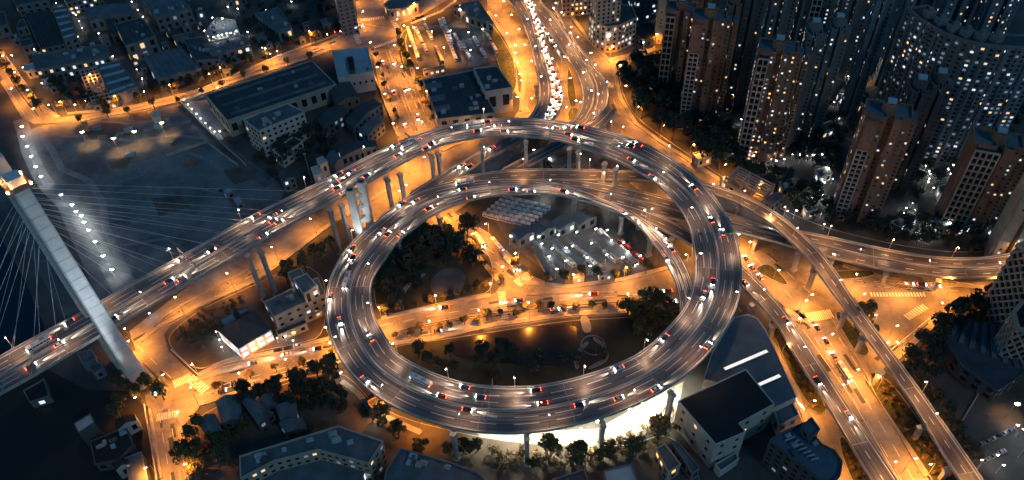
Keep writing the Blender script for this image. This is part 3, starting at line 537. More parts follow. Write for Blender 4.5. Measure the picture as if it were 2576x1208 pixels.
# ------------------------------------------------------------------ vehicles
def car_meshes():
    out = {}
    for n in ('white', 'silver', 'black', 'red', 'blue', 'grey', 'yellow'):
        b = MB(); b.loft([(-2.25, .72, .4, .78), (-2.1, .86, .25, .95), (-1.2, .9, .2, 1.0), (.6, .9, .2, .98), (1.5, .88, .22, .86), (2.12, .82, .26, .74), (2.25, .68, .38, .6)])
        b.loft([(-1.15, .6, 1.36, 1.44), (-.4, .64, 1.38, 1.5), (.35, .6, 1.34, 1.42)])
        for x in (-1.4, 1.4):
            for y in (-.82, .82): b.tube((x, y - .1, .33), (x, y + .1, .33), .33, 8, m=1)
        out[n] = b.mesh('car_body', ['car_' + n, 'rubber'])
    g = MB(); g.loft([(-1.75, .72, .9, 1.0), (-1.15, .66, .95, 1.37), (.35, .66, .95, 1.37), (1.15, .74, .85, .92)]); out['g'] = g.mesh('windows', 'glass')
    h = MB(); h.box((0, 0, 0), (.22, .4, .24), base=False); out['h'] = h.mesh('headlight', 'head')
    h = MB(); h.box((0, 0, 0), (.2, .44, .26), base=False); out['t'] = h.mesh('tail_light', 'tail')
    return out
CARM = car_meshes(); NC = [0]
def car(p, ang, label, group, lights=True, beam=True, colour=None):
    c = colour or random.choice(['white'] * 2 + ['silver'] * 2 + ['black'] * 4 + ['grey'] * 5 + ['red', 'blue'])
    t = thing('car', p, label.replace('%c', c), 'car', group, ang); put('body', CARM[c], t); put('windows', CARM['g'], t); NC[0] += 1
    if lights:
        for y in (-.6, .6): put('headlight', CARM['h'], t, (2.2, y, .66)); put('tail_light', CARM['t'], t, (-2.2, y, .78))
        if beam: put('headlight_beam', LD['beam'], t, (2.6, 0, .9), (R(90 - 10.5), 0, R(-90)))
    return t
def bus_meshes():
    b = MB(); out = {}
    for n, c in (('white', 'car_white'), ('cream', 'wall_tan'), ('red', 'car_red')):
        b = MB(); b.loft([(-5.4, 1.1, .45, 2.7), (-5.3, 1.22, .35, 2.95), (5.2, 1.22, .35, 2.95), (5.4, 1.1, .45, 2.6)])
        for x in (-3.3, 3.5):
            for y in (-1.12, 1.12): b.tube((x, y - .15, .48), (x, y + .15, .48), .48, 8, m=1)
        out[n] = b.mesh('bus_body', [c, 'rubber'])
    g = MB()
    for k in range(6):
        for y in (-1.235, 1.235): g.box((-4.3 + k * 1.65, y, 1.35), (1.4, .03, .85))
    g.box((5.36, 0, 1.3), (.12, 2.0, 1.0)); out['g'] = g.mesh('windows', 'glass')
    g = MB(); g.box((-2, 0, 2.9), (2.2, 1.5, .28)); g.box((2.4, 0, 2.9), (1.2, 1.2, .2)); out['r'] = g.mesh('roof_unit', 'conc')
    return out
BUSM = bus_meshes()
def bus(p, ang, label, group, lights=True, colour='white'):
    label = label.replace(' car ', ' bus ').replace(', painted %c', '').replace('%c', colour)
    t = thing('bus', p, label, 'bus', group, ang); put('body', BUSM[colour], t); put('windows', BUSM['g'], t); put('roof_unit', BUSM['r'], t)
    if lights:
        for y in (-.9, .9): put('headlight', CARM['h'], t, (5.4, y, .8)); put('tail_light', CARM['t'], t, (-5.4, y, .9))
    return t
def traffic(idx, where, lns, sp, skip=lambda t, x, y: False):
    Ls, Rs, _ = DL[idx]; N = len(Ls)
    for ln, (f, dr) in enumerate(lns):
        k = random.uniform(2, 8); cnt = 0
        while k < N - 2:
            i = int(k); fr = k - i; a = Ls[i].lerp(Rs[i], f); c = Ls[i + 1].lerp(Rs[i + 1], f); p = a.lerp(c, fr); x, y = PX(p)
            if not skip(i / N, x, y) and -15 < x < 2590 and -15 < y < 1222:
                cnt += 1; d = (c - a) * dr; off = V((0, 0, .02)) + (Rs[i] - Ls[i]).normalized() * random.uniform(-.3, .3)
                (bus if random.random() < .06 and len(lns) == 6 else car)(p + off, math.atan2(d.y, d.x), '%s car along %s of the %s, painted %%c' % (ordinal(cnt), ('the outermost lane', 'the second lane', 'the third lane', 'the fourth lane', 'the fifth lane', 'the innermost lane')[ln] if len(lns) == 6 else (('the left lane', 'the middle lane', 'the right lane')[ln] if len(lns) == 3 else 'the outer lane' if ln == 0 else 'the inner lane'), where), 'vehicles on the ' + where)
            k += (random.uniform(*sp) if random.random() < (.72 if sp[0] > 10 else .97) else random.uniform(2.0, 2.8) * sp[1]) / 4
DL = list(DECKS.values())
traffic(0, 'spiral viaduct', [(.11, -1), (.27, -1), (.41, -1), (.59, 1), (.73, 1), (.89, 1)], (36, 64), lambda t, x, y: t > .965)
traffic(1, 'slip ramp under the top loop', [(.3, -1), (.7, -1)], (18, 34), lambda t, x, y: x < 1130)
traffic(3, 'long flyover', [(.3, 1), (.7, 1)], (120, 190), lambda t, x, y: x < 1900)
traffic(4, 'viaduct to the right edge', [(.15, -1), (.85, 1)], (90, 150), lambda t, x, y: x < 1870)
traffic(5, 'ramp beside the blue roofs', [(.3, 1), (.7, 1)], (50, 90), lambda t, x, y: x < 1870)
traffic(7, 'bright expressway', [(.2, 1), (.5, 1), (.8, 1)], (7.5, 10), lambda t, x, y: y > 285)
def queue(px, sp, where, jit=.3, beam=False, lights=True, rev=False, rnd=0.0):
    for i, (p, d) in enumerate(along(px, sp)):
        if random.random() < rnd: continue
        car(p + V((random.uniform(-jit, jit), random.uniform(-jit, jit), ZL[0] + .02)), math.atan2(d.y, d.x) + (math.pi if rev else 0), '%s car from the %s end of the %s, %%c' % (ordinal(i + 1), 'left' if px[0][0] < px[-1][0] else 'right', where), 'cars of the ' + where, lights, beam)
queue([(2055, 828), (2080, 868), (2104, 908), (2120, 935)], 8, 'queue waiting at the big junction', lights=True, beam=False, rev=True)
queue([(1878, 655), (1900, 688), (1912, 700)], 8, 'short queue beside the spiral', rev=True)
queue([(2284, 716), (2352, 722)], 9, 'row standing below the right viaduct')
queue([(2315, 890), (2375, 855)], 5.5, 'parked row by the dark trees', lights=False, rnd=.2)
queue([(2470, 1120), (2540, 1085)], 3.4, 'tight row in the lower right yard', lights=False)
queue([(2480, 1160), (2500, 1148), (2520, 1140)], 6, 'loose lower right row', lights=False)
queue([(640, 915), (720, 895), (800, 880)], 14, 'far side of the left boulevard', beam=True, rev=True)
queue([(560, 985), (680, 955), (800, 925)], 45, 'near side of the left boulevard', beam=True)
queue([(700, 884), (752, 872)], 4.5, 'row parked before the white block', lights=False)
queue([(1395, 115), (1360, 60), (1350, 40)], 9, 'queue right of the expressway', beam=True, rev=True)
queue([(990, 160), (1050, 300)], 36, 'avenue southbound lanes')
queue([(965, 160), (1020, 320)], 50, 'avenue northbound lanes', rev=True)
queue([(1120, 775), (1500, 742), (1680, 735)], 40, 'boulevard far lanes inside the spiral', beam=True, rev=True)
queue([(1100, 835), (1400, 780), (1690, 760)], 52, 'boulevard near lanes inside the spiral', beam=True)
queue([(1040, 52), (1062, 44)], 3.5, 'row parked above the car park', lights=False)
queue([(905, 70), (850, 82)], 5, 'tree lined street queue', beam=False, rev=True)
for i, (x, y, a) in enumerate([(1990, 998, -60), (560, 480, 20), (585, 505, -30)]):
    car(P(x, y) + V((0, 0, .2)), R(a), ['lone %c car on the side road by the blue roofs', 'lone %c car on the bare field, upper one', 'lone %c car on the bare field, lower one'][i], None, i == 0)
for k, ((x0, y0), (x1, y1)) in enumerate([((1364, 612), (1396, 680)), ((1376, 606), (1430, 660)), ((1420, 600), (1484, 660)), ((1466, 594), (1535, 650)), ((1535, 590), (1610, 655))]):
    for i, (p, d) in enumerate(along([(x0, y0), (x1, y1)], 17)):
        if i and random.random() < .75: bus(p + V((0, 0, .3)), math.atan2(d.y, d.x), '%s bus down the %s bay from the left between the depot platforms' % (ordinal(i), ordinal(k + 1)), 'buses between the depot platforms', False, random.choice(['white', 'cream', 'red']) if k == 4 else 'white')
for r in range(6):
    for c in range(3):
        a = P(1236 + 10 * r + 39 * c, 549 - 8.5 * r + 9 * c); d = P(1236 + 10 * r + 39 * c + 39, 549 - 8.5 * r + 9 * c + 11) - a
        bus(a + V((0, 0, .2)), math.atan2(d.y, d.x), 'parked bus, %s in the %s line from the front of the upper depot block' % (ordinal(c + 1), ordinal(r + 1)), 'buses parked in the depot', False, 'white')
for k, ((x0, y0), (x1, y1)) in enumerate([((1029, 84), (1050, 144)), ((1050, 84), (1070, 127)), ((1074, 76), (1110, 152)), ((1110, 64), (1145, 146)), ((1118, 60), (1134, 105)), ((1148, 100), (1158, 120)), ((1166, 120), (1178, 143)), ((1198, 108), (1216, 138)), ((1216, 74), (1244, 126))]):
    for i, (p, d) in enumerate(along([(x0, y0), (x1, y1)], 13)):
        if random.random() < .12: continue
        bus(p + V((0, 0, .2)), math.atan2(d.y, d.x), '%s coach from the top in the %s row of the lit coach park' % (ordinal(i + 1), ordinal(k + 1)), 'coaches in the coach park', False, random.choice(['white', 'white', 'cream']))
for i, (x, y, x2, y2, c) in enumerate([(1250, 620, 1262, 634, 'white'), (1272, 652, 1284, 666, 'cream'), (1283, 668, 1294, 680, 'white'), (1206, 608, 1216, 621, 'white'), (1585, 655, 1597, 667, 'red'), (1572, 640, 1583, 652, 'white'), (1520, 598, 1532, 611, 'white'), (2122, 938, 2132, 953, 'white'), (1348, 395, 1356, 389, 'white'), (1448, 180, 1456, 192, 'cream')][:8]):
    d = P(x2, y2) - P(x, y)
    bus(P(x, y) + V((0, 0, .2)), math.atan2(d.y, d.x), ['bright bus upper of the three on the diagonal road', 'bus in the middle of three on the diagonal road', 'bus at the lower end of the diagonal road', 'lit bus on the park side of the diagonal road', 'red bus at the end of the right depot platform', 'white bus just above the red bus', 'white bus at the right platform head', 'bus at the head of the junction queue'][i], 'buses on the move', True, c)

# ------------------------------------------------------------------ buildings
UW = MB(); UW.box((0, 0, 0), (1, .1, 1), base=False)
WM = {k: UW.mesh('window', m) for k, m in dict(d='glass', w='litw', y='lity', m='litd', o='lito').items()}
WMAT = dict(d='glass', w='litw', y='lity', m='litd', o='lito')
CAMP = V((0, 0, H))
def windows(root, pts, z0, z1, fl, sp, probs, ww=1.4, wh=1.4, limit=95, walls=None, seed=0, dens=1.0):
    """a grid of windows on every wall of the ccw polygon that can be seen from the drone's side"""
    rnd = random.Random(seed or hash((round(pts[0][0]), fl))); cand = []
    n = len(pts)
    for k in range(n):
        a, c = V((pts[k][0], pts[k][1], 0)), V((pts[(k + 1) % n][0], pts[(k + 1) % n][1], 0)); L = (c - a).length
        if L < sp * .9 or (walls is not None and k not in walls): continue
        d = (c - a) / L; nm = V((d.y, -d.x, 0))
        if nm.dot(CAMP - a) < 0 or nm.dot(V((0, -1, 0))) < -.35: continue
        m_ = max(1, int(L / sp)); ang = math.atan2(d.y, d.x)
        for i in range(m_):
            for j in range(fl):
                r = rnd.random(); acc = 0; kd = 'd'
                for kk, pr in probs.items():
                    acc += pr
                    if r < acc: kd = kk; break
                cand.append((kd, a + d * (L * (i + .5) / m_) + nm * .03 + V((0, 0, z0 + (z1 - z0) * (j + .55) / fl)), ang))
    if dens < 1: cand = [c for c in cand if c[0] != 'd' or rnd.random() < dens]
    rnd.shuffle(cand); cand.sort(key=lambda c: c[0] == 'd')
    o = ORG[root.name]
    for kd, p, ang in cand[:limit]: put('window', WM[kd], root, p - o, (0, 0, ang), (ww, 1, wh))
    if len(cand) > limit:
        ks = 'dwymo'; b = MB()
        for kd, p, ang in cand[limit:]: b.box(p, (ww, .1, wh), ang, ks.index(kd), base=False)
        tag(b.build('window', [WMAT[k] for k in ks], root), kind='stuff')
def bld(label, px, h, roof='roof_blue', wall='wall_grey', win=None, cat='building', name='building', par=.9, style='flat', sky=0, clutter=0, base=0.0, z0=0.0, rmat2=None):
    pts = ccw([P(x, y, h)[:2] for x, y in px]); cx = sum(p[0] for p in pts) / len(pts); cy = sum(p[1] for p in pts) / len(pts)
    root = thing(name, (cx, cy, z0), label, cat); b = MB(); b.prism(pts, z0, h, 0, top=False); b.build('wall', wall, root)
    q = [P(x, y, h) for x, y in px]
    if style == 'flat':
        b = MB(); b.poly(pts, h, 0); b.build('roof', roof, root)
        if par: b = MB(); b.ring(offset(pts, .12), .5, h - .3, h + par); b.build('parapet', wall, root)
    elif style == 'gable':                             # ridge runs from the middle of side q0-q1 to the middle of side q2-q3
        b = MB(); o_ = offset(pts, .5); a, c = (q[0] + q[1]) / 2 + V((0, 0, par)), (q[2] + q[3]) / 2 + V((0, 0, par)); u = V((0, 0, .05))
        for f in ([q[0] + u, a, c, q[3] + u], [a, q[1] + u, q[2] + u, c]): b.face(f, 0)
        b.face([q[0], q[1], a], 1); b.face([q[2], q[3], c], 1); b.build('roof', [roof, wall], root)
    elif style == 'saw':                               # several low ridges side by side from q0-q1 to q3-q2
        b = MB(); n_ = sky or 6
        for k in range(n_):
            f0, f1, fm = k / n_, (k + 1) / n_, (k + .5) / n_; A0, A1, Am = (q[0].lerp(q[1], f) for f in (f0, f1, fm)); B0, B1, Bm = (q[3].lerp(q[2], f) for f in (f0, f1, fm)); u = V((0, 0, par)); e = V((0, 0, .03))
            b.face([A0 + e, Am + u, Bm + u, B0 + e]); b.face([Am + u, A1 + e, B1 + e, Bm + u]); b.face([A0, A1, Am + u], 1); b.face([B1, B0, Bm + u], 1)
        b.build('roof', [roof, wall], root)
    elif style == 'hip':
        b = MB(); a = sum(q, V((0, 0, 0))) / len(q) + V((0, 0, par))
        for k in range(len(q)): b.face([q[k] + V((0, 0, .05)), q[(k + 1) % len(q)] + V((0, 0, .05)), a])
        b.build('roof', roof, root)
    if style == 'flat' and sky:                        # raised skylight strips parallel to q0-q1
        for k in range(sky):
            f = (k + .5) / sky; a = q[0].lerp(q[3], f); c = q[1].lerp(q[2], f); L = (c - a).length; d = (c - a).normalized(); b = MB()
            b.box((a + c) / 2, (L * .88, min(2.6, (q[3] - q[0]).length / sky * .42), .7), math.atan2(d.y, d.x)); b.build('skylight', rmat2 or 'roof_pale', root)
    rnd = random.Random(int(cx * 7 + cy)); ang = math.atan2((q[1] - q[0]).y, (q[1] - q[0]).x)
    for k in range(clutter):
        for _ in range(9):
            f, g = rnd.uniform(.12, .88), rnd.uniform(.15, .85); p = q[0].lerp(q[1], f).lerp(q[-1].lerp(q[2], f), g)
            if inside(p, offset(pts, -2)): break
        else: continue
        s = rnd.uniform(1.2, 4); b = MB(); b.box(p, (s, rnd.uniform(1, 3), rnd.uniform(.7, 2.2)), ang); b.box(p + V((0, 0, .4)), (s * .5, .7, rnd.uniform(1, 2)), ang); b.build('rooftop_unit', rnd.choice(['conc', 'roof_grey', 'roof_pale']), root)
    if win:
        fl, sp, pr = win[:3]; ww, wh = (win[3], win[4]) if len(win) > 4 else (sp * .5, h / fl * .45); windows(root, pts, z0 + .6, h - .3, fl, sp, pr, ww, wh)
    return root
D1 = {'w': .06, 'y': .04}; D2 = {'w': .25, 'y': .1}; D0 = {'m': .08}
# works district, upper left
bld('long grey shed with pale roof bands, left of the works yards', [(132, 23), (168, 18), (194, 94), (161, 105)], 10, 'roof_grey', 'wall_grey', (2, 4, D1), sky=5)
bld('low grid roofed shed beside the banded shed', [(60, 36), (128, 26), (163, 112), (100, 124)], 8, 'roof_dark', 'wall_grey', (2, 4, D1), style='saw', sky=9, par=1.2)
bld('long hall with a row of lit windows above the banded roof', [(80, 142), (268, 112), (276, 146), (90, 178)], 11, 'roof_grey', 'wall_grey', (2, 4, D2), clutter=9)
bld('wide shed with three pale roof bands near the tree lined street', [(245, 166), (300, 154), (346, 220), (277, 244)], 9, 'roof_blue', 'wall_blue', None, sky=4)
bld('hall with arched window wall in the middle of the works', [(289, 62), (358, 45), (392, 92), (316, 118)], 15, 'roof_dark', 'wall_grey', (2, 6, {'y': .2, 'm': .1}, 3, 4), sky=0, clutter=5)
bld('big pale ribbed roof hall left of the garden beds', [(360, 145), (458, 120), (505, 172), (395, 200)], 10, 'roof_blue', 'wall_grey', (1, 6, D1), style='saw', sky=7, par=1.1)
bld('mid sized roof behind the ribbed hall', [(462, 100), (510, 94), (555, 150), (492, 155)], 11, 'roof_dark', 'wall_grey', (2, 5, D1), clutter=6)
bld('grey roofed block under a line of roof lamps', [(512, 112), (612, 88), (630, 114), (534, 142)], 12, 'roof_grey', 'wall_grey', (2, 5, D2), clutter=7)
bld('small flat block below the roof lamps block', [(534, 146), (560, 138), (566, 154), (542, 164)], 8, 'roof_grey', 'wall_grey', (1, 3, D0))
bld('narrow grey shed with a long ridge near the top edge', [(215, 24), (326, 8), (331, 34), (224, 54)], 10, 'roof_blue', 'wall_grey', (1, 5, D0), style='gable', par=2)
bld('wide roof at the top edge left of the bright building', [(360, 4), (452, -12), (482, 26), (392, 48)], 12, 'roof_blue', 'wall_grey', (2, 5, D0), clutter=6)
bld('thin dark hut row in the yard right of the lit hall', [(152, 203), (165, 200), (178, 250), (166, 255)], 6, 'roof_blue', 'wall_grey', None, style='gable', par=1)
bld('small dark workshop at the far left of the works', [(50, 52), (62, 50), (70, 68), (42, 74)], 7, 'roof_dark', 'wall_grey', (1, 3, D0))
bld('low square annex left of the long lit hall', [(48, 104), (78, 98), (84, 114), (56, 120)], 7, 'roof_dark', 'wall_grey', (1, 4, D0))
bld('pale kiosk block with white lit yard by the left road', [(60, 165), (88, 160), (94, 176), (66, 182)], 6, 'roof_pale', 'wall_white', (1, 3, D2))
bld('slim dark shed beyond the arched window hall', [(262, 40), (285, 36), (300, 86), (280, 90)], 9, 'roof_dark', 'wall_dark', (1, 5, D0))
bld('low L shaped roof right of the arched window hall', [(432, 92), (472, 84), (476, 94), (440, 103)], 7, 'roof_blue', 'wall_grey', (1, 4, D1))
bld('dark roof at the top centre left of the gardens', [(640, 38), (700, 20), (735, 70), (700, 82)], 9, 'roof_blue', 'wall_blue', (1, 5, D1), clutter=4)
bld('lone roof top left corner by the road', [(-30, 40), (12, 30), (20, 62), (-20, 76)], 9, 'roof_dark', 'wall_grey', (1, 5, D0))
bld('flat dark roof top row beside the first banded shed', [(20, -20), (110, -35), (120, 2), (40, 16)], 10, 'roof_dark', 'wall_grey', (2, 5, D1), clutter=5)
bld('top edge block with many lit windows left of the wide roof', [(150, -25), (240, -40), (256, -8), (166, 8)], 12, 'roof_dark', 'wall_grey', (3, 4, D2), clutter=4)
bld('garden pavilion between dark beds near the top', [(560, -18), (610, -26), (618, -6), (570, 4)], 7, 'roof_blue', 'wall_grey', (1, 4, D1), style='hip', par=2.5)
SH = [((22, 92), 6), ((70, 140), 5), ((120, 128), 4), ((200, 122), 5), ((215, 110), 6), ((255, 100), 4), ((340, 128), 5), ((330, 150), 4), ((352, 168), 4), ((405, 110), 5), ((415, 75), 7), ((470, 88), 4), ((455, 62), 6), ((495, 60), 5), ((490, 25), 6), ((600, 20), 5), ((640, 88), 5), ((660, 105), 4), ((232, 262), 4), ((270, 255), 4), ((380, 212), 4), ((420, 208), 5), ((470, 190), 4), ((540, 170), 4), ((560, 178), 4), ((600, 130), 5), ((190, 140), 4), ((100, 190), 5), ((120, 215), 5), ((345, 85), 5), ((760, 60), 5), ((790, 80), 4), ((750, 95), 4), ((805, 50), 6), ((690, 110), 4)]
for k, ((x, y), sz) in enumerate(sorted(SH)):
    w_ = sz * random.uniform(1.8, 3.4); bld('%s little shed from the left among the works halls' % ordinal(k + 1), [(x, y), (x + w_ * 1.6, y - w_ * .38), (x + w_ * 1.9, y + w_ * .35), (x + w_ * .35, y + w_ * .75)], sz, random.choice(['roof_grey', 'roof_blue', 'roof_dark', 'roof_dark']), random.choice(['wall_grey', 'wall_dark', 'wall_blue']), (1, 4, {'w': .1, 'y': .08}), cat='shed', name='shed', style=random.choice(['gable', 'flat']), par=.9, clutter=1)
for k, (x, y, a) in enumerate(sorted([(215, 330, .3), (245, 326, .2), (300, 345, 1.2), (325, 330, .4), (375, 330, .2), (400, 322, .1), (440, 360, 1.0), (280, 372, .7), (330, 392, .2), (470, 310, .5), (260, 350, 0), (480, 415, .3), (440, 300, .2)])):
    p = P(x, y); t = thing('storage_container', p, '%s storage container from the left on the bare field' % ordinal(k + 1), 'container', 'containers on the bare field', a)
    b = MB(); b.box((0, 0, 0), (6.1, 2.4, 2.5)); put('body', b.mesh('container_body', random.choice(['wall_blue', 'car_grey', 'wall_brown', 'roof_pale'])), t); b = MB(); b.box((3.08, 0, .1), (.08, 2.1, 2.2)); put('door', b.mesh('door', 'wall_grey'), t)
# brilliantly lit building
r_ = bld('small building floodlit white, brightest of the works', [(517, 85), (532, 60), (545, 46), (592, 52), (598, 72), (585, 82), (545, 92)], 11, 'wall_white', 'wall_white', (3, 3, {'w': .5, 'y': .3}), clutter=6)
for i, (x, y) in enumerate([(520, 98), (555, 98), (590, 90), (565, 68), (540, 66)]):
    lamp(P(x, y, 0 if i < 3 else 11), math.pi / 2, 'white', ['lamp left of the floodlit white building', 'lamp before the middle of the floodlit white building', 'lamp right of the floodlit white building', 'right lamp on the floodlit white roof', 'left lamp on the floodlit white roof'][i], 'lamps round the floodlit building')
for i, (x, y) in enumerate([(540, 105), (552, 101), (561, 99), (573, 96), (583, 94), (596, 90)]):
    lamp(P(x, y, 12), 0, 'small', '%s in the line of roof lamps from the left' % ordinal(i + 1), 'line of roof lamps')
# open steel frame
def frame(label, px, h, nx, ny, m='steel', name='steel_frame', cat='steel frame', th=.35, posts=True):
    q = [P(x, y, h) for x, y in px]; c = sum(q, V((0, 0, 0))) / 4; root = thing(name, (c.x, c.y, 0), label, cat)
    b = MB()
    for i in range(nx + 1): b.tube(q[0].lerp(q[1], i / nx), q[3].lerp(q[2], i / nx), th, 4)
    for j in range(ny + 1): b.tube(q[0].lerp(q[3], j / ny) + V((0, 0, th)), q[1].lerp(q[2], j / ny) + V((0, 0, th)), th, 4)
    b.build('beam_grid', m, root)
    for i in range(0, nx + 1, max(1, nx // 3)):
        for j in range(0, ny + 1, max(1, ny // 4)):
            p = q[0].lerp(q[1], i / nx).lerp(q[3].lerp(q[2], i / nx), j / ny); pb = MB(); pb.tube((p.x, p.y, 0), p, th * 1.2, 5); pb.build('post', m, root)
    return root
frame('open steel frame lit orange beside the banded shed', [(200, 180), (243, 170), (276, 244), (230, 255)], 8, 4, 9)
lamp(P(235, 222), 0, 'street', 'orange work lamp inside the open steel frame', None)
# middle band
bld('very long dark factory roof along the tree lined street', [(517, 240), (784, 154), (846, 214), (572, 306)], 13, 'roof_dark', 'wall_tan', (1, 7, D0), sky=3, clutter=8, rmat2='roof_grey')
bld('white office block of five storeys with rows of windows', [(612, 302), (724, 262), (766, 284), (652, 332)], 21, 'roof_grey', 'wall_white', (5, 3.6, {'y': .05}, 1.9, 1.7), clutter=8)
bld('low dark roofed wing before the white office block', [(686, 380), (738, 345), (762, 358), (708, 396)], 9, 'roof_dark', 'wall_white', (2, 4, D1))
bld('blue flat roof building with a roof opening by the avenue', [(836, 130), (924, 121), (940, 182), (850, 198)], 15, 'roof_pale', 'wall_white', (1, 4, {'w': .2}, 1.6, 2), clutter=3)
bld('sunken dark courtyard block on the blue flat roof', [(872, 146), (888, 144), (894, 180), (880, 182)], 17, 'roof_black', 'wall_dark', None, z0=15.05)
lamp(P(930, 196), -math.pi / 2, 'flood', 'dazzling floodlight on the corner of the blue flat roof building', None)
lamp(P(918, 200), -math.pi / 2, 'white', 'white lamp beside the dazzling floodlight', None)
bld('old two storey gabled house in the dark block, right one', [(868, 300), (938, 248), (962, 262), (890, 322)], 10, 'roof_dark', 'wall_grey', (2, 4, D0), style='gable', par=3)
bld('old terrace with brown end wall in the dark block', [(830, 228), (880, 205), (905, 245), (850, 262)], 12, 'roof_dark', 'wall_brown', (2, 4, D0), style='gable', par=3)
bld('gabled house left in the dark block', [(798, 300), (862, 262), (876, 282), (812, 322)], 10, 'roof_dark', 'wall_dark', (2, 4, D0), style='gable', par=3)
bld('house with pale gable by the avenue wall', [(900, 330), (950, 292), (966, 306), (925, 342)], 9, 'roof_grey', 'wall_grey', (2, 4, D1), style='gable', par=2.5)
bld('long low house just left of the top loop', [(850, 375), (945, 352), (948, 368), (858, 396)], 9, 'roof_dark', 'wall_grey', (1, 4, D1), style='gable', par=2.5)
bld('small white house with stair tower beside the viaduct', [(782, 424), (800, 418), (812, 436), (790, 444)], 13, 'roof_pale', 'wall_white', (2, 4, D0))
bld('taller white box behind the small stair tower house', [(796, 402), (812, 395), (824, 408), (806, 416)], 17, 'roof_pale', 'wall_white', (2, 4, D0))
bld('curved roof shed right of the stair tower house', [(820, 398), (840, 376), (860, 400), (842, 418)], 8, 'roof_grey', 'wall_grey', None, style='gable', par=2)
bld('dark house with six windows below the office block', [(700, 436), (735, 426), (742, 446), (712, 458)], 9, 'roof_dark', 'wall_grey', (2, 3.5, D1), style='gable', par=2)
bld('tiny site cabin on the bare field', [(560, 480), (578, 470), (590, 482), (570, 492)], 4, 'roof_pale', 'wall_blue', (1, 4, D0))
bld('lower of two site cabins on the bare field', [(585, 500), (603, 492), (612, 510), (596, 518)], 4, 'roof_pale', 'wall_blue', (1, 4, D0))
bld('white tank like hut near the tree lined street on the field', [(378, 288), (396, 282), (404, 294), (386, 300)], 4, 'roof_pale', 'wall_white', None)
# top centre
bld('grey tower block with a white fin at the top edge', [(826, -75), (868, -85), (880, -48), (838, -38)], 45, 'roof_dark', 'wall_grey', (13, 4, {'m': .12, 'w': .06}))
bld('round fronted pale blue roof by the upper avenue', [(966, 12), (985, -2), (1030, -8), (1052, 10), (1022, 22), (978, 26)], 9, 'roof_blue', 'wall_tan', (1, 4, {'y': .5}))
bld('blue hipped warehouse roof above the coach park', [(1140, 17), (1203, 2), (1240, 60), (1212, 52), (1180, 42)], 9, 'roof_blue', 'wall_grey', (1, 5, D1), clutter=7)
bld('large dark flat roof warehouse beside the avenue', [(1064, 202), (1190, 178), (1246, 286), (1102, 302)], 13, 'roof_dark', 'wall_tan', (2, 7, D0), clutter=10)
for i, (a, c) in enumerate([((1070, 212), (1110, 205)), ((1082, 243), (1118, 236)), ((1092, 268), (1130, 262))]):
    bld(['uppermost pale roof box on the large dark warehouse', 'middle pale roof box on the large dark warehouse', 'lowest pale roof box on the large dark warehouse'][i], [a, c, (c[0] + 3, c[1] + 9), (a[0] + 3, a[1] + 9)], 15, 'roof_blue', 'wall_grey', None, cat='roof box', name='roof_box', z0=13.05, par=0)
bld('dark roofed hall with floodlit pale front wall', [(1192, 174), (1250, 167), (1289, 222), (1221, 233)], 19, 'roof_dark', 'wall_white', (1, 9, D0), clutter=4)
lamp(P(1250, 262), math.pi / 2, 'white', 'white lamp lighting the pale front wall', None); lamp(P(1228, 258), math.pi / 2, 'white', 'left white lamp lighting the pale front wall', None)
bld('low lit kiosk row under the coach park', [(1064, 176), (1118, 166), (1120, 172), (1066, 183)], 4, 'roof_tan', 'wall_tan', (1, 4, {'y': .5}))
# hotel with rounded podium
r_ = bld('rounded pale hotel podium with a glowing sign band', [(1482, 38), (1500, 58), (1524, 69), (1556, 66), (1602, 46), (1590, 18), (1520, 0)], 22, 'roof_dark', 'wall_tan', (5, 3.4, {'w': .12, 'y': .22}, 1.8, 1.9), clutter=5)
pa, pb_ = P(1530, 92, 14), P(1576, 70, 14)
b = MB(); d = pb_ - pa; b.box((pa + pb_) / 2 + V((0, -.9, 0)), (d.length, .3, 2.0), math.atan2(d.y, d.x)); b.build('sign_band', 'bulbw', r_)
bld('pale tower rising from the rounded hotel podium', [(1492, -120), (1552, -128), (1570, -92), (1506, -82)], 68, 'roof_dark', 'wall_tan', (14, 3.2, {'w': .1, 'y': .12, 'm': .05}, 1.5, 1.7), z0=22.05)
bld('brown block with many small windows left of the hotel', [(1400, -60), (1478, -70), (1490, -22), (1414, -12)], 20, 'roof_dark', 'wall_tan', (5, 3.5, {'y': .2, 'o': .1}))
bld('pale low block behind the hotel on the right', [(1580, -70), (1650, -80), (1668, -20), (1600, -6)], 22, 'roof_dark', 'wall_grey', (5, 4, {'w': .12}))
bld('round dark reservoir like roof beside the hotel', [(1598, 70), (1620, 58), (1645, 62), (1655, 80), (1645, 98), (1620, 102), (1600, 90)], 8, 'roof_black', 'wall_dark', (1, 4, D1))
# by the viaducts, right
q_ = [(1816, 448), (1856, 424), (1962, 486), (1925, 512)]
frame('open concrete frame of a half built hall beside the flyover', [(1836, 446), (1858, 420), (1948, 465), (1925, 492)], 12, 5, 3, 'conc', 'concrete_frame', 'concrete frame', .5)
bld('orange lit base wall building under the open concrete frame', [(1812, 452), (1826, 446), (1925, 500), (1912, 512)], 6, 'roof_tan', 'wall_tan', (1, 5, {'y': .1}))
bld('grey roofed hall below the open frame by the flyover', [(1922, 500), (1958, 484), (1972, 496), (1940, 520)], 11, 'roof_grey', 'wall_grey', (2, 4, D1))
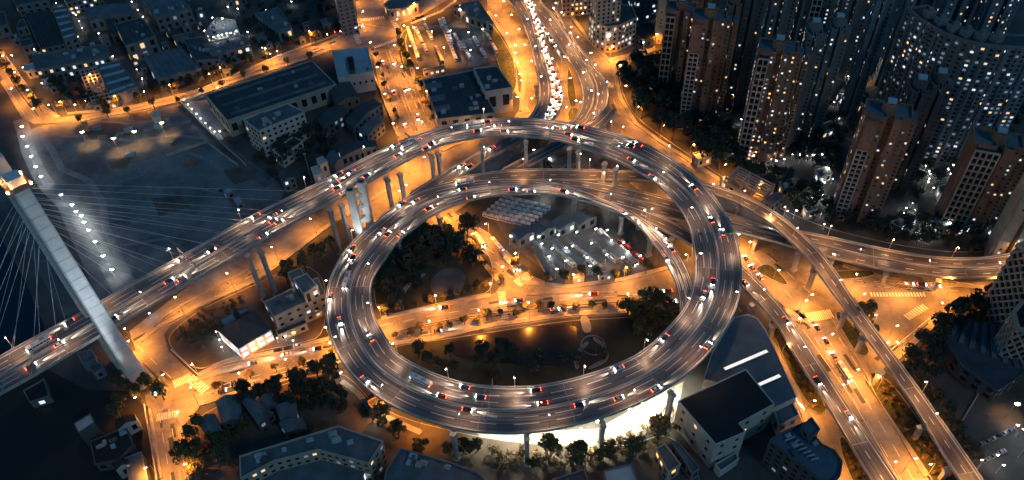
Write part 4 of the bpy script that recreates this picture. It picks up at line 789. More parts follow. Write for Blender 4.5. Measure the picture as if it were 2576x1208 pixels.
# inside the spiral: bus depot halls and platforms
for k in range(4):
    dx, dy = 51 * k, -13 * k
    bld('blue gabled depot hall, %s from the left of the four' % ordinal(k + 1), [(1281 + dx, 588 + dy), (1322 + dx, 566 + dy), (1348 + dx, 584 + dy), (1304 + dx, 606 + dy)], 7, 'roof_steel', 'wall_grey', (1, 5, {'w': .3}), cat='depot hall', name='depot_hall', style='gable', par=2.2)
for k, ((x0, y0), (x1, y1)) in enumerate([((1346, 622), (1386, 690)), ((1340, 607), (1412, 672)), ((1390, 603), (1466, 664)), ((1436, 596), (1516, 657)), ((1484, 588), (1569, 650)), ((1512, 590), (1600, 660))]):
    a, c = P(x0, y0, 5), P(x1, y1, 5); d = (c - a).normalized(); n_ = V((-d.y, d.x, 0)) * 1.9
    t = thing('platform_canopy', ((a + c) / 2).xy.to_3d(), 'narrow flat platform canopy, %s of six in the bus depot from the left' % ordinal(k + 1), 'canopy', 'platform canopies of the bus depot')
    b = MB(); b.prism([(p.x, p.y) for p in (a + n_, a - n_, c - n_, c + n_)], 4.7, 5.0, 0, bottom=True); b.build('roof', 'roof_grey' if k % 2 else 'roof_blue', t)
    b = MB(); b.prism([(p.x, p.y) for p in (a + n_ * .6, a - n_ * .6, c - n_ * .6, c + n_ * .6)], 0, .4, 0); b.build('platform', 'pave', t)
    for i in range(5):
        p = a.lerp(c, (i + .5) / 5); b = MB(); b.tube((p.x, p.y, .3), (p.x, p.y, 4.75), .18, 6); b.build('post', 'steel', t)
    for f in (.03, .5, .97):
        p = a.lerp(c, f); q2 = p + V((n_.x, n_.y, 0)) * 1.6
        lamp(V((q2.x, q2.y, 0)), math.atan2(-n_.y, -n_.x) + math.pi, 'white', 'white lamp %s the %s platform canopy of the bus depot' % ({.03: 'at the upper end of', .5: 'half way along', .97: 'at the lower end of'}[f], ordinal(k + 1)), 'white lamps of the bus depot')
for i, (x, y) in enumerate([(1365, 503), (1282, 615), (1305, 606), (1340, 597), (1420, 645), (1562, 668), (1480, 690), (1366, 507), (1440, 520), (1340, 398), (1456, 408), (1380, 420), (1530, 540)]):
    lamp(P(x, y), 0, 'white', '%s of the stray white lamps about the depot yards' % ordinal(i + 1), 'stray white lamps of the depot')
bld('small lit gatehouse at the lower edge of the depot', [(1440, 694), (1468, 690), (1470, 698), (1444, 702)], 4, 'roof_pale', 'wall_white', (1, 3, {'w': .7}))
bld('long low gatehouse right of the lit depot gatehouse', [(1505, 688), (1536, 683), (1540, 692), (1508, 697)], 4, 'roof_pale', 'wall_white', (1, 3, {'w': .5}))
bld('dark hall behind the curved row of platforms', [(1372, 398), (1440, 386), (1462, 410), (1392, 420)], 6, 'roof_blue', 'wall_grey', (1, 5, D1))
bld('rusty roofed sheds under the top loop', [(1498, 408), (1518, 398), (1546, 424), (1512, 428)], 5, 'roof_tan', 'wall_brown', None, style='saw', sky=5, par=1)
bld('small hut by the diagonal road under the inner loop', [(1040, 584), (1078, 564), (1094, 574), (1060, 594)], 6, 'roof_pale', 'wall_white', (1, 4, D1), style='gable', par=1.5)
# left of the spiral
bld('white civic building with lit windows beside the spiral', [(664, 762), (744, 724), (800, 700), (820, 742), (738, 776), (690, 800)], 15, 'roof_blue', 'wall_tan', (3, 3.6, {'w': .2, 'y': .1}, 1.9, 1.6), clutter=5)
bld('upper wing of the white civic building with pale top wall', [(738, 704), (772, 690), (800, 722), (764, 742)], 22, 'roof_blue', 'wall_white', (4, 4, D1), z0=15.1)
bld('small tower block behind the civic building', [(724, 688), (756, 676), (770, 698), (734, 714)], 20, 'roof_blue', 'wall_tan', (4, 4, D1))
bld('low front wing below the civic building', [(694, 832), (768, 802), (772, 816), (700, 846)], 5, 'roof_dark', 'wall_tan', (1, 4, {'o': .3}))
bld('dark pyramid roofed hall with a dazzling white front', [(548, 832), (640, 780), (682, 830), (600, 878)], 9, 'roof_dark', 'wall_white', (2, 4, {'w': .85, 'y': .15}, 3.4, 2.6), style='hip', par=9)
for i, (x, y) in enumerate([(592, 896), (612, 890), (632, 884), (652, 876)]):
    lamp(P(x, y), math.pi / 2, 'white', '%s white lamp before the dazzling pyramid roofed hall' % ordinal(i + 1), 'white lamps before the pyramid roofed hall')
for i, (x, y) in enumerate([(548, 846), (556, 866), (562, 884), (700, 862), (720, 858), (380, 800), (740, 868)]):
    lamp(P(x, y), 0, 'small', ['upper', 'middle', 'lower', 'fourth', 'fifth', 'lone bridge side', 'seventh'][i] + ' of the low white lamps round the pyramid roofed hall', 'low white lamps by the hall')
bld('flat blue roofed cabin left of the pyramid roofed hall', [(556, 806), (586, 790), (596, 808), (566, 826)], 4, 'roof_pale', 'wall_blue', None)
bld('small blue cabin above the flat cabin', [(598, 784), (622, 774), (626, 784), (606, 794)], 4, 'roof_pale', 'wall_blue', None)
# bottom left
bld('riverside barge shed with lit quay edge', [(60, 985), (112, 955), (126, 998), (76, 1014)], 5, 'roof_black', 'wall_grey', (1, 5, {'w': .3}))
bld('rounded blue roof alone in the black corner', [(186, 1066), (228, 1040), (238, 1064), (228, 1070), (198, 1090)], 12, 'roof_pale', 'wall_dark', None, par=.4)
bld('house block with pale front in the lower left', [(288, 1064), (338, 1040), (344, 1058), (296, 1082)], 8, 'roof_black', 'wall_white', (1, 4, D1), style='gable', par=2)
bld('low dark sheds at the lower left', [(228, 1112), (318, 1075), (336, 1120), (300, 1160), (240, 1170)], 6, 'roof_black', 'wall_dark', (1, 5, D0), clutter=5)
bld('second pale fronted house lower left', [(284, 1172), (322, 1154), (328, 1168), (292, 1184)], 8, 'roof_black', 'wall_white', (1, 4, D1), style='gable', par=2)
bld('blue grey roof by the lower left side street', [(316, 1154), (356, 1138), (374, 1215), (330, 1240)], 7, 'roof_blue', 'wall_grey', None)
bld('small roof beside the foot of the bridge leg', [(196, 890), (232, 880), (240, 906), (208, 918)], 6, 'roof_grey', 'wall_blue', None)
bld('hut left of the bridge leg', [(226, 922), (256, 912), (262, 930), (236, 942)], 5, 'roof_grey', 'wall_blue', (1, 4, D1))
# bottom centre
bld('angled grey block with a long roof terrace at the bottom edge', [(604, 1150), (852, 1074), (964, 1112), (928, 1168), (800, 1134), (690, 1162), (606, 1206)], 17, 'roof_grey', 'wall_tan', (4, 3.4, {'y': .06, 'm': .1}, 1.7, 1.5), clutter=12, name='office_block', par=1.1)
bld('flat inner court roof in the arms of the angled grey block', [(650, 1192), (700, 1164), (800, 1138), (920, 1170), (900, 1240), (650, 1250)], 9, 'roof_blue', 'wall_grey', (1, 5, D2), par=.5)
bld('dark blue roof with raised edge right of the angled block', [(1008, 1130), (1120, 1162), (1200, 1190), (1250, 1240), (960, 1250), (972, 1186)], 16, 'roof_grey', 'wall_grey', (3, 4, D0), clutter=6, par=1.2)
bld('small dark roof under the shed with brown lots', [(924, 1012), (948, 998), (966, 1018), (938, 1034)], 5, 'roof_dark', 'wall_brown', (1, 4, {'y': .2}))
bld('open sided brown shed against the spiral', [(948, 998), (962, 988), (984, 1006), (968, 1018)], 5, 'roof_tan', 'wall_brown', None)
for i, q in enumerate([[(540, 1010), (600, 992), (612, 1056), (560, 1066)], [(606, 1010), (640, 1000), (690, 1040), (650, 1070)], [(650, 1002), (690, 990), (700, 1020), (668, 1030)], [(690, 1022), (745, 1014), (748, 1052), (705, 1060)], [(500, 1060), (540, 1040), (560, 1085), (520, 1100)], [(700, 1064), (760, 1052), (775, 1080), (720, 1090)]]):
    bld(['wide dark house roof below the boulevard', 'dark sloping roof between the trees below the boulevard', 'small dark house nearest the boulevard', 'twin dark roofs right of the sloping roof', 'dim house by the lower left side street corner', 'dim low roof above the angled grey block'][i], q, 9, 'roof_grey' if i % 2 else 'roof_blue', 'wall_dark', (2, 4, D0), style='gable', par=2.5)
# bottom right
bld('large blue curved roof depot with two glowing roof strips', [(1880, 792), (1905, 802), (1926, 832), (1950, 880), (1972, 930), (2004, 1000), (1934, 1034), (1880, 985), (1770, 955), (1790, 890), (1845, 800)], 12, 'roof_steel', 'wall_white', None, name='depot', cat='depot', par=.4)
dp = bpy.data.objects['depot']
for (x0, y0), (x1, y1) in (((1822, 930), (1930, 884)), ((1902, 972), (1962, 946)), ((1962, 948), (1962, 948))):
    a, c = P(x0, y0, 12.1), P(x1, y1, 12.1); d = c - a
    if d.length < 1: continue
    b = MB(); b.box((a + c) / 2, (d.length, 1.7, .35), math.atan2(d.y, d.x)); g = MB(); g.ring([((a + c) / 2 + (d.normalized() * u * (d.length / 2 + .4)) + V((-d.y, d.x, 0)).normalized() * v * 1.25).xy[:] for u, v in ((-1, -1), (1, -1), (1, 1), (-1, 1))], .3, 12.05, 12.8); g.build('frame', 'wall_grey', dp); b.build('skylight', mat('glowing_skylight_%d' % x0, (.8, .8, .8), .5, emit=(1, .93, .82), es=.11), dp)
bld('stepped lower end of the blue depot by the side road', [(1940, 1020), (1985, 1000), (2010, 1046), (1960, 1072)], 8, 'roof_steel', 'wall_white', (1, 5, {'y': .15}))
bld('big square building with a black roof and white walls', [(1706, 1010), (1876, 930), (1948, 1018), (1860, 1066), (1876, 1088), (1800, 1120)], 20, 'roof_black', 'wall_white', (3, 7, {'y': .03}, 1.7, 1.9), par=.5)
bld('small flat roof annex beside the black roofed building', [(1798, 1170), (1850, 1140), (1858, 1156), (1812, 1188)], 5, 'roof_steel', 'wall_white', None)
bld('narrow shed left of the black roofed building', [(1650, 1130), (1672, 1118), (1712, 1170), (1680, 1190)], 9, 'roof_grey', 'wall_tan', (2, 4, {'o': .3, 'w': .15}))
bld('second narrow shed left of the black roofed building', [(1690, 1118), (1704, 1112), (1760, 1180), (1742, 1192)], 7, 'roof_blue', 'wall_grey', (1, 4, D1))
bld('low roof at the bottom edge under the white lit lot', [(1520, 1185), (1590, 1168), (1612, 1240), (1530, 1250)], 6, 'roof_pale', 'wall_grey', None)
bld('dark low shed at the bottom edge left of the pale roof', [(1390, 1208), (1470, 1182), (1490, 1240), (1400, 1250)], 6, 'roof_dark', 'wall_grey', None)
r_ = bld('dark blue block with a pipe maze on its roof and a rounded end', [(1936, 1108), (2020, 1066), (2066, 1120), (2100, 1136), (2118, 1165), (2112, 1200), (2080, 1225), (2040, 1190), (1996, 1160)], 19, 'roof_steel', 'wall_dark', (5, 3.6, D0, 2, 1.4), clutter=4, par=1.2)
for k in range(7):
    a = P(1976 + 11 * k, 1108 + 8 * k, 20.2); c = P(2000 + 10 * k, 1098 + 9 * k, 20.2); b = MB(); b.tube(a, c, .3, 5); b.tube(a, a + V((0, 0, -1.2)), .2, 4); b.build('roof_pipe', 'roof_pale', r_)
bld('small dark tower head joined to the pipe maze block', [(2016, 1072), (2040, 1052), (2062, 1082), (2040, 1102)], 24, 'roof_steel', 'wall_dark', (6, 4, {'o': .1}))
# right edge
def lattice_tower(label, px, h, n=8):
    pts = ccw([P(x, y, h)[:2] for x, y in px]); cx, cy = sum(p[0] for p in pts) / len(pts), sum(p[1] for p in pts) / len(pts); root = thing('tower', (cx, cy, 0), label, 'tower')
    b = MB(); b.prism(pts, 0, h); b.build('wall', 'glass', root)
    o_ = offset(pts, .7); b = MB()
    for k in range(len(o_)):
        a, c = V((*o_[k], 0)), V((*o_[(k + 1) % len(o_)], 0)); L = (c - a).length; m_ = max(1, round(L / 4.2)); fl = int(h / 5.2)
        for i in range(-fl, m_ + 1):
            for s in (1, -1):
                for j in range(fl):
                    u0, u1 = (i + j) / m_, (i + j + 1) / m_
                    if s < 0: u0, u1 = 1 - u0, 1 - u1
                    if min(u0, u1) < -.001 or max(u0, u1) > 1.001: continue
                    b.tube(a.lerp(c, u0) + V((0, 0, h * j / fl)), a.lerp(c, u1) + V((0, 0, h * (j + 1) / fl)), .62, 4)
    b.build('lattice', 'wall_lattice', root)
    b = MB(); b.ring(offset(pts, .9), 1.6, h - .5, h + 1.5); b.build('parapet', 'wall_lattice', root); return root
lattice_tower('tall pale lattice fronted tower cut by the right edge', [(2562, 619), (2650, 600), (2740, 660), (2650, 690)], 53)
lattice_tower('lower rounded lattice tower at the right edge', [(2549, 790), (2572, 762), (2650, 760), (2680, 850), (2560, 830)], 30)
bld('dark stepped entrance roof beside the lattice towers', [(2372, 850), (2412, 792), (2545, 822), (2575, 940), (2510, 985), (2420, 920)], 10, 'roof_dark', 'wall_dark', (2, 6, {'w': .05}), style='flat', sky=7, par=.3, rmat2='roof_grey')
for i, (x, y) in enumerate([(2418, 950), (2432, 958), (2438, 968), (2445, 974), (2362, 872), (2528, 1053), (2540, 1090), (2555, 1100), (2490, 1165), (2505, 1190), (2560, 1150)]):
    lamp(P(x, y), 0, 'flood' if i == 5 else 'white', '%s lamp among the cars and trees at the lower right' % ordinal(i + 1), 'lamps of the lower right yard')

# ------------------------------------------------------------------ high rises
def tower(label, px, py, h, wd, dp, rot, wall='wall_brown', lat=(-.32,), notch=.12, lit=.09, wings=1, pent=True, seed=1, limit=95, cat='high rise', mix=None, top_=.97):
    c = P(px, py, h); c.z = 0; root = thing('high_rise', c, label, cat); ca, sa = math.cos(R(rot)), math.sin(R(rot))
    def W(u, v): return (c.x + u * ca - v * sa, c.y + u * sa + v * ca)
    hw, hd = wd / 2, dp / 2; f = -hd
    prof = [(-hw, f + 2), (-hw, hd), (hw, hd), (hw, f + 3)]
    prof = [(hw, f + 3.2), (hw * .62, f + 3.2), (hw * .62, f), (notch * wd, f), (notch * wd, f + 4.5), (-notch * wd * .3, f + 4.5), (-notch * wd * .3, f + .6), (-hw * .78, f + .6), (-hw * .78, f + 2.2), (-hw, f + 2.2), (-hw, hd), (hw, hd)]
    pts = ccw([W(u, v) for u, v in prof]); b = MB(); b.prism(pts, 0, h, 0, top=False); b.build('wall', wall, root)
    b = MB(); b.poly(pts, h, 0); b.build('roof', 'roof_blue', root)
    b = MB(); b.ring(offset(pts, .15), .6, h - .4, h + 1.4); b.build('parapet', wall, root)
    if pent:
        q = ccw([W(u, v) for u, v in ((-3.6, 0), (-1.6, -2.4), (1.8, -2.4), (3.8, 0), (3.8, 4), (-3.6, 4))]); b = MB(); b.prism(q, h, h + 6, 0, top=False); b.build('lift_house', wall, root)
        b = MB(); b.prism([(c.x + u * ca - v * sa, c.y + u * sa + v * ca) for u, v in ((-2.2, -1.2), (2.2, -1.2), (2.2, 2.6), (-2.2, 2.6))], h + 6, h + 7.4, 0); b.build('tank_cover', 'roof_pale', root); b = MB(); b.poly(q, h + 6.0, 0); b.build('lift_house_roof', 'roof_dark', root)
    fl = int(h / 3)
    for li, l0 in enumerate(lat):                      # projecting balcony columns, a pale grid on the brown face
        u0 = l0 * wd - 2.9; b = MB(); vv = f - 1.1 + (.6 if l0 < 0 else 0); fb = int(h / 4.4); hb = h * top_
        b.box((*W(u0 + 2.9, vv + .8), 0), (5.8, .12, h * .985), R(rot), 2)
        if top_ < .95: b.box((*W(u0 + 2.9, vv), hb + .4), (6.0, 1.6, h * .985 - hb - .4), R(rot), 1)
        for j in range(fb + 1):
            z = hb * .985 * j / fb; p, q = W(u0, vv), W(u0 + 5.8, vv); pm = ((p[0] + q[0]) / 2, (p[1] + q[1]) / 2)
            b.box((pm[0], pm[1], z), (6.2, 1.5, .5), R(rot))
            if j < fb: b.box((*W(u0 + 2.9, vv - .5), z + .5), (5.8, .12, .8), R(rot), 1)
        for k in range(3):
            p = W(u0 + 2.9 * k, vv); b.box((p[0], p[1], 0), (.55, 1.7, hb * .985), R(rot))
        b.build('balcony_column', ['frame_pale', wall, 'glass'], root)
    for k in range(wings):                             # thin rear ribs seen past the right end
        b = MB(); u = hw + 2.2 + 4.4 * k; b.prism([W(u - 2.2, f + 6 + 3 * k), W(u + 1.2, f + 6 + 3 * k), W(u + 1.2, hd + 3 * k), W(u - 2.2, hd + 3 * k)], 0, h - 2 - k, 0, 1); b.build('wing', [wall, 'roof_blue'], root)
        w2 = ccw([W(u - 2.2, f + 6 + 3 * k), W(u + 1.2, f + 6 + 3 * k), W(u + 1.2, hd + 3 * k), W(u - 2.2, hd + 3 * k)]); windows(root, w2, 1, h - 4, fl, 3.2, {'w': lit * .6, 'y': lit * .4}, 1.0, 1.1, 12, seed=seed + 50 + k)
    windows(root, pts, 1, h - 1, fl, 3.4, mix or {'w': lit * .4, 'y': lit * .5, 'o': lit * .1, 'm': lit * 1.2}, 1.1, 1.1, limit, seed=seed, dens=.45)
    return root
tower('brown high rise with a pale balcony column, furthest left of the front row', 1714, 22, 66, 19, 13, -14, lit=.05, seed=2)
tower('brown high rise with a pale balcony column, second from the left', 1786, 42, 80, 20, 14, -14, lit=.06, seed=3, wings=2, top_=.74)
tower('brown high rise full of lit balconies in the middle of the picture right', 1958, 122, 79, 22, 15, -18, lit=.22, seed=4, wings=2)
tower('tall brown high rise with a bright front corner closest to the curved viaduct', 2236, 282, 73, 23, 16, -20, lit=.07, seed=5, wings=1, top_=.72)
tower('brown high rise with open balcony bars at the right edge', 2510, 355, 60, 24, 16, -22, lit=.1, seed=6, wings=2, lat=(-.3, -.05))
tower('dark slab rising just behind the tall front tower', 2312, 222, 72, 10, 14, -20, 'wall_dark', (), lit=.03, seed=7)
tower('second dark slab behind the tall front tower', 2362, 206, 74, 9, 14, -20, 'wall_dark', (), lit=.04, seed=8)
tower('slim grey slab behind the lit balcony tower, nearer one', 2048, 78, 80, 9, 16, -18, 'wall_grey', (), lit=.14, seed=9)
tower('slim grey slab behind the lit balcony tower, further one', 2108, 66, 80, 9, 15, -18, 'wall_grey', (), lit=.16, seed=10)
tower('dark high rise between the second and third front towers, left one', 1848, 8, 80, 9, 14, -14, 'wall_brown', (), lit=.07, seed=11)
tower('dark high rise between the second and third front towers, right one', 1892, -12, 84, 10, 14, -14, 'wall_dark', (), lit=.08, seed=12)
tower('pale grey slab tower in the top row, left of the wide dark one', 1972, -42, 84, 14, 14, -14, 'wall_grey', (), lit=.12, seed=13)
tower('wide dark tower top row centre with scattered lights', 2062, -62, 86, 17, 14, -16, 'wall_grey', (.1,), lit=.16, seed=14)
tower('grey tower with two lit stair columns, top row', 2160, -52, 84, 16, 14, -18, 'wall_grey', (), lit=.26, seed=15)
tower('plain pale blue slab tower reaching the top edge', 2222, -10, 88, 8, 12, -20, 'wall_blue', (), lit=.06, seed=16)
tower('dark tower behind the curved slab, left', 2320, -48, 78, 16, 12, -12, 'wall_blue', (), lit=.05, seed=17)
tower('dark tower behind the curved slab, middle with bright spots', 2420, -40, 82, 18, 12, -8, 'wall_blue', (), lit=.14, seed=18)
tower('dark tower behind the curved slab, right', 2530, -30, 84, 18, 12, -6, 'wall_blue', (), lit=.18, seed=19)
tower('narrow brown tower at the top edge beside the hotel', 1690, -90, 62, 14, 12, -14, 'wall_tan', (), lit=.08, seed=20)
tower('brown tower at the top edge above the two front towers', 1790, -110, 70, 16, 12, -14, 'wall_brown', (), lit=.08, seed=21)
tower('tan tower at the right edge below the open balcony one', 2630, 440, 60, 14, 14, -22, 'wall_tan', (), lit=.08, seed=22)
# long curved slab
def curved_slab():
    h = 84; fr = [(2284, 24), (2312, 48), (2344, 68), (2380, 88), (2420, 103), (2465, 113), (2510, 119), (2560, 122), (2640, 124)]; w_ = [P(x, y, h) for x, y in fr]
    bk = []
    for i, p in enumerate(w_):
        d = (w_[min(i + 1, len(w_) - 1)] - w_[max(0, i - 1)]).normalized(); bk.append(p + V((-d.y, d.x, 0)) * 13)
    pts = ccw([(p.x, p.y) for p in w_ + bk[::-1]]); c = sum(w_, V((0, 0, 0))) / len(w_); c.z = 0
    root = thing('curved_apartment_slab', c, 'huge curved apartment slab whose dark face is dotted with lit windows', 'apartment block')
    b = MB(); b.prism(pts, 0, h, 0, top=False); b.build('wall', 'wall_blue', root); b = MB(); b.poly(pts, h, 0); b.build('roof', 'roof_dark', root)
    b = MB(); b.ring(offset(pts, .15), .6, h - .4, h + 1.3); b.build('parapet', 'wall_grey', root)
    windows(root, pts, 1, h - 1, 28, 3.3, {'w': .07, 'y': .04, 'o': .01, 'm': .22}, 1.7, 1.3, 98, seed=31)
    for i in range(0, len(w_) - 1):
        for f_ in (0, .5):
            p = w_[i].lerp(w_[i + 1], f_); d = (w_[i + 1] - w_[i]).normalized(); b = MB(); b.box((p.x + d.y * .5, p.y - d.x * .5, 0), (.7, 1.2, h), math.atan2(d.y, d.x)); b.build('rib', 'wall_grey', root)
    for k in range(6):
        p = w_[k + 1].lerp(bk[k + 1], .5); b = MB(); b.box((p.x, p.y, h), (6, 5, 4), .1 * k); b.box((p.x, p.y, h + 4), (2, 2, 2)); b.build('lift_house', 'wall_grey', root)
curved_slab()
# low houses and lamps at the feet of the towers
LOW = [((1742, 388), (1772, 380), (1790, 396), (1756, 404)), ((1800, 330), (1822, 324), (1834, 342), (1808, 350)), ((2108, 232), (2128, 215), (2136, 235), (2112, 250)), ((2150, 255), (2172, 230), (2178, 250), (2160, 270)), ((2060, 315), (2090, 305), (2100, 325), (2070, 335)),
       ((1960, 460), (1990, 452), (2000, 470), (1968, 480)), ((2050, 430), (2080, 420), (2094, 436), (2062, 448)), ((2240, 560), (2290, 540), (2310, 550), (2256, 572)), ((2350, 550), (2400, 545), (2420, 570), (2360, 575)), ((2400, 560), (2470, 545), (2480, 560), (2412, 578)), ((2490, 570), (2540, 545), (2556, 556), (2500, 584)), ((1608, 200), (1650, 186), (1660, 206), (1616, 220)), ((2360, 470), (2400, 460), (2410, 480), (2366, 490)), ((2020, 520), (2046, 512), (2056, 530), (2030, 536))]
for i, q in enumerate(LOW):
    bld(['small pale roofed hut below the dark wood', 'low club house between the second tower and the lit balcony tower', 'low white lit hall between tower feet near the top', 'narrow blue roof right of the white lit hall', 'low dark roof below the slim grey slabs', 'low dim house beyond the open concrete frame', 'low house left of the tall front tower foot', 'long low roof right of the tall front tower foot', 'curved low roof left of the open balcony tower', 'thin lit arcade under the open balcony tower', 'lit low hall at the right edge by the viaduct', 'low roof in the wood beside the side road', 'low dim roof between the two right towers', 'tiny hut above the flyover crossing'][i],
        list(q), 6, 'roof_pale' if i in (0, 2, 8) else 'roof_grey', 'wall_white', (1, 4, {'w': .35, 'y': .2}), clutter=1)
rl = random.Random(5); n_ = 0
for (x0, y0, x1, y1, k) in ((1790, 310, 1870, 400, 10), (1880, 400, 2070, 440, 12), (1960, 440, 2090, 580, 16), (2210, 520, 2560, 600, 34), (2060, 200, 2180, 330, 14), (2320, 420, 2420, 520, 12), (1610, 40, 1660, 130, 5)):
    for _ in range(k):
        n_ += 1; big = rl.random() < .3
        lamp(P(rl.uniform(x0, x1), rl.uniform(y0, y1)), rl.uniform(0, 6), 'white' if big else 'small', '%s of the scattered garden lamps round the feet of the high rises' % ordinal(n_), 'garden lamps of the high rises')
lamp(P(2172, 205), 0, 'flood', 'orange glowing lamp in the court between the far towers', None); lamp(P(1830, 275), 0, 'street', 'orange lamp by the foot of the second tower', None)

# ------------------------------------------------------------------ sign gantries on the spiral
def gantry(x, y, label):
    Ls, Rs, _ = DECKS['spiral_viaduct']; i = min(range(len(Ls)), key=lambda k: abs(PX(Ls[k])[0] - x) + abs(PX(Ls[k])[1] - y)); a, r = Ls[i], Rs[i]; d = r - a; ang = math.atan2(d.y, d.x)
    t = thing('sign_gantry', a, label, 'sign gantry', 'sign gantries over the spiral')
    for p in (a.lerp(r, .01), a.lerp(r, .5), a.lerp(r, .99)): b = MB(); b.tube(p, p + V((0, 0, 6.8)), .18, 6); b.build('post', 'steel', t)
    b = MB(); b.tube(a + V((0, 0, 6.6)), r + V((0, 0, 6.6)), .16, 5); b.tube(a + V((0, 0, 5.9)), r + V((0, 0, 5.9)), .12, 5); b.build('beam', 'steel', t)
    for f in (.14, .3, .68, .85): b = MB(); b.box(a.lerp(r, f) + V((0, 0, 5.5)), (2.6, .15, 1.6), ang); b.build('sign_panel', M['signg'], t)
M['signg'] = mat('green_sign_panel', (.02, .12, .06), .4)
gantry(1019, 352, 'sign gantry over the top left of the upper loop'); gantry(1219, 1092, 'sign gantry over the bottom of the spiral'); gantry(1856, 604, 'sign gantry over the right side of the upper loop'); gantry(450, 649, 'sign gantry over the straight bridge deck')

# ------------------------------------------------------------------ cable bridge
def pylon():
    c = P(350, 955); c.z = 0; root = thing('bridge_pylon', c, 'huge pale blue H shaped concrete pylon of the cable bridge', 'bridge pylon')
    Ls, Rs, _ = DECKS['spiral_viaduct']; i = min(range(len(Ls)), key=lambda k: abs(PX((Ls[k] + Rs[k]) / 2)[0] - 238)); ax = (Ls[i + 3] - Ls[i]).normalized(); cr_ = (Rs[i] - Ls[i]).normalized(); mid = (Ls[i] + Rs[i]) / 2; mid.z = 0
    nr = P(348, 958); nr.z = 0; s0 = (nr - mid).dot(cr_); a0 = (nr - mid).dot(ax); zd = Ls[i].z
    def leg(sgn, nm):
        b = MB(); st = [(0, s0 + 0, 4.6, 4.2), (28, s0 + 1.2, 3.8, 3.7), (zd + 10, s0 + .9, 3.6, 3.5), (112, s0 + .2, 3.1, 3.1), (136, s0, 3.0, 3.0)]; prev = None
        for (z, o, hx, hy) in st:
            ce = mid + cr_ * (o if sgn > 0 else -o * .78) + ax * a0; sec = [ce + cr_ * u * hx + ax * v * hy + V((0, 0, z)) for u, v in ((1, -.8), (1, .8), (.8, 1), (-.8, 1), (-1, .8), (-1, -.8), (-.8, -1), (.8, -1))]
            if prev:
                for k in range(8): b.face([prev[k], prev[(k + 1) % 8], sec[(k + 1) % 8], sec[k]])
            prev = sec
        b.face(prev); b.build(nm, 'pylon', root)
        b = MB()
        for k in range(1, 22):
            z = k * 6.1; j2 = max(q for q in range(len(st)) if st[q][0] <= z); t0, t1 = st[j2], st[min(j2 + 1, len(st) - 1)]; f = (z - t0[0]) / max(1e-6, t1[0] - t0[0]); o, hx, hy = (t0[m] + (t1[m] - t0[m]) * f for m in (1, 2, 3))
            ce = mid + cr_ * (o if sgn > 0 else -o * .78) + ax * a0; pr_ = [(ce + cr_ * u * (hx + .04) + ax * v * (hy + .04)) for u, v in ((1, -.8), (1, .8), (.8, 1), (-.8, 1), (-1, .8), (-1, -.8), (-.8, -1), (.8, -1))]; b.prism([(q.x, q.y) for q in pr_], z, z + .16, 0, bottom=True)
        b.build('joint', 'conc', root)
    leg(1, 'leg'); leg(-1, 'leg')
    a1 = mid + ax * a0
    for z, hh in ((zd - 8, 4.5), (124, 4)):
        b = MB(); p, q = a1 + cr_ * (s0 - 4), a1 - cr_ * (s0 * .78 - 4); ang = math.atan2(cr_.y, cr_.x); b.box((p + q) / 2 + V((0, 0, z)), ((p - q).length, 5, hh), ang); b.build('crossbeam', 'pylon', root)
    b = MB(); b.box(nr, (14, 13, 3), math.atan2(cr_.y, cr_.x)); b.build('footing', 'conc', root)
    b = MB(); p = nr + V((0, 0, 131)); b.box(p, (9.6, 8.6, .5), math.atan2(cr_.y, cr_.x)); b.ring(ccw([(p.x + cr_.x * u * 5 + ax.x * v * 4.6, p.y + cr_.y * u * 5 + ax.y * v * 4.6) for u, v in ((-1, -1), (1, -1), (1, 1), (-1, 1))]), .3, 131, 133.4, 0); b.build('service_platform', 'wall_brown', root)
    for u, v in ((1, 1), (1, -1), (-1, 1), (-1, -1)):
        q = p + cr_ * u * 4.6 + ax * v * 4.2; b = MB(); b.box(q + V((0, 0, 1.2)), (.8, .8, .8)); hd = b.build('bulb', 'bulbo', root); put('lamp_light', ldata('platform_lamp_light', 'POINT', 45, (1, .35, .06), .3), root, (q + V((0, 0, 2.6))) - ORG[root.name])
    b = MB()                                            # ladder rail up the inner side
    for s in (0,):
        e = a1 + cr_ * (s0 - 4.6); b.tube(e + ax * 2 + V((0, 0, 50)), e - cr_ * 3.4 + ax * 2 + V((0, 0, 140)), .18, 4)
    b.build('ladder', 'steel', root)
    return mid, cr_, ax, s0, a0, zd
mid, cr_, ax, s0, a0, zd = pylon()
def cables():
    Ls, Rs, _ = DECKS['spiral_viaduct']
    for side, (E, sg) in enumerate(((Rs, 1), (Ls, -1))):
        o = (s0 - 4) if sg > 0 else -(s0 - 4) * .78; n_ = 0
        for i in range(2, len(E) - 1, 3):
            x, y = PX(E[i])
            if x > 800: break
            s = (E[i] - (mid + ax * a0)).dot(ax)
            if abs(s) < 12: continue
            n_ += 1; top = mid + ax * a0 + cr_ * o + V((0, 0, 100 + min(34, abs(s) * .2)))
            b = MB(); b.tube(E[i] + V((0, 0, 1)), top, .085, 4)
            tag(b.build('stay_cable', 'cable'), '%s stay cable from the left edge, anchored on the %s edge of the bridge deck' % (ordinal(n_), 'near' if sg > 0 else 'far'), 'cable', 'stay cables of the bridge')
cables()
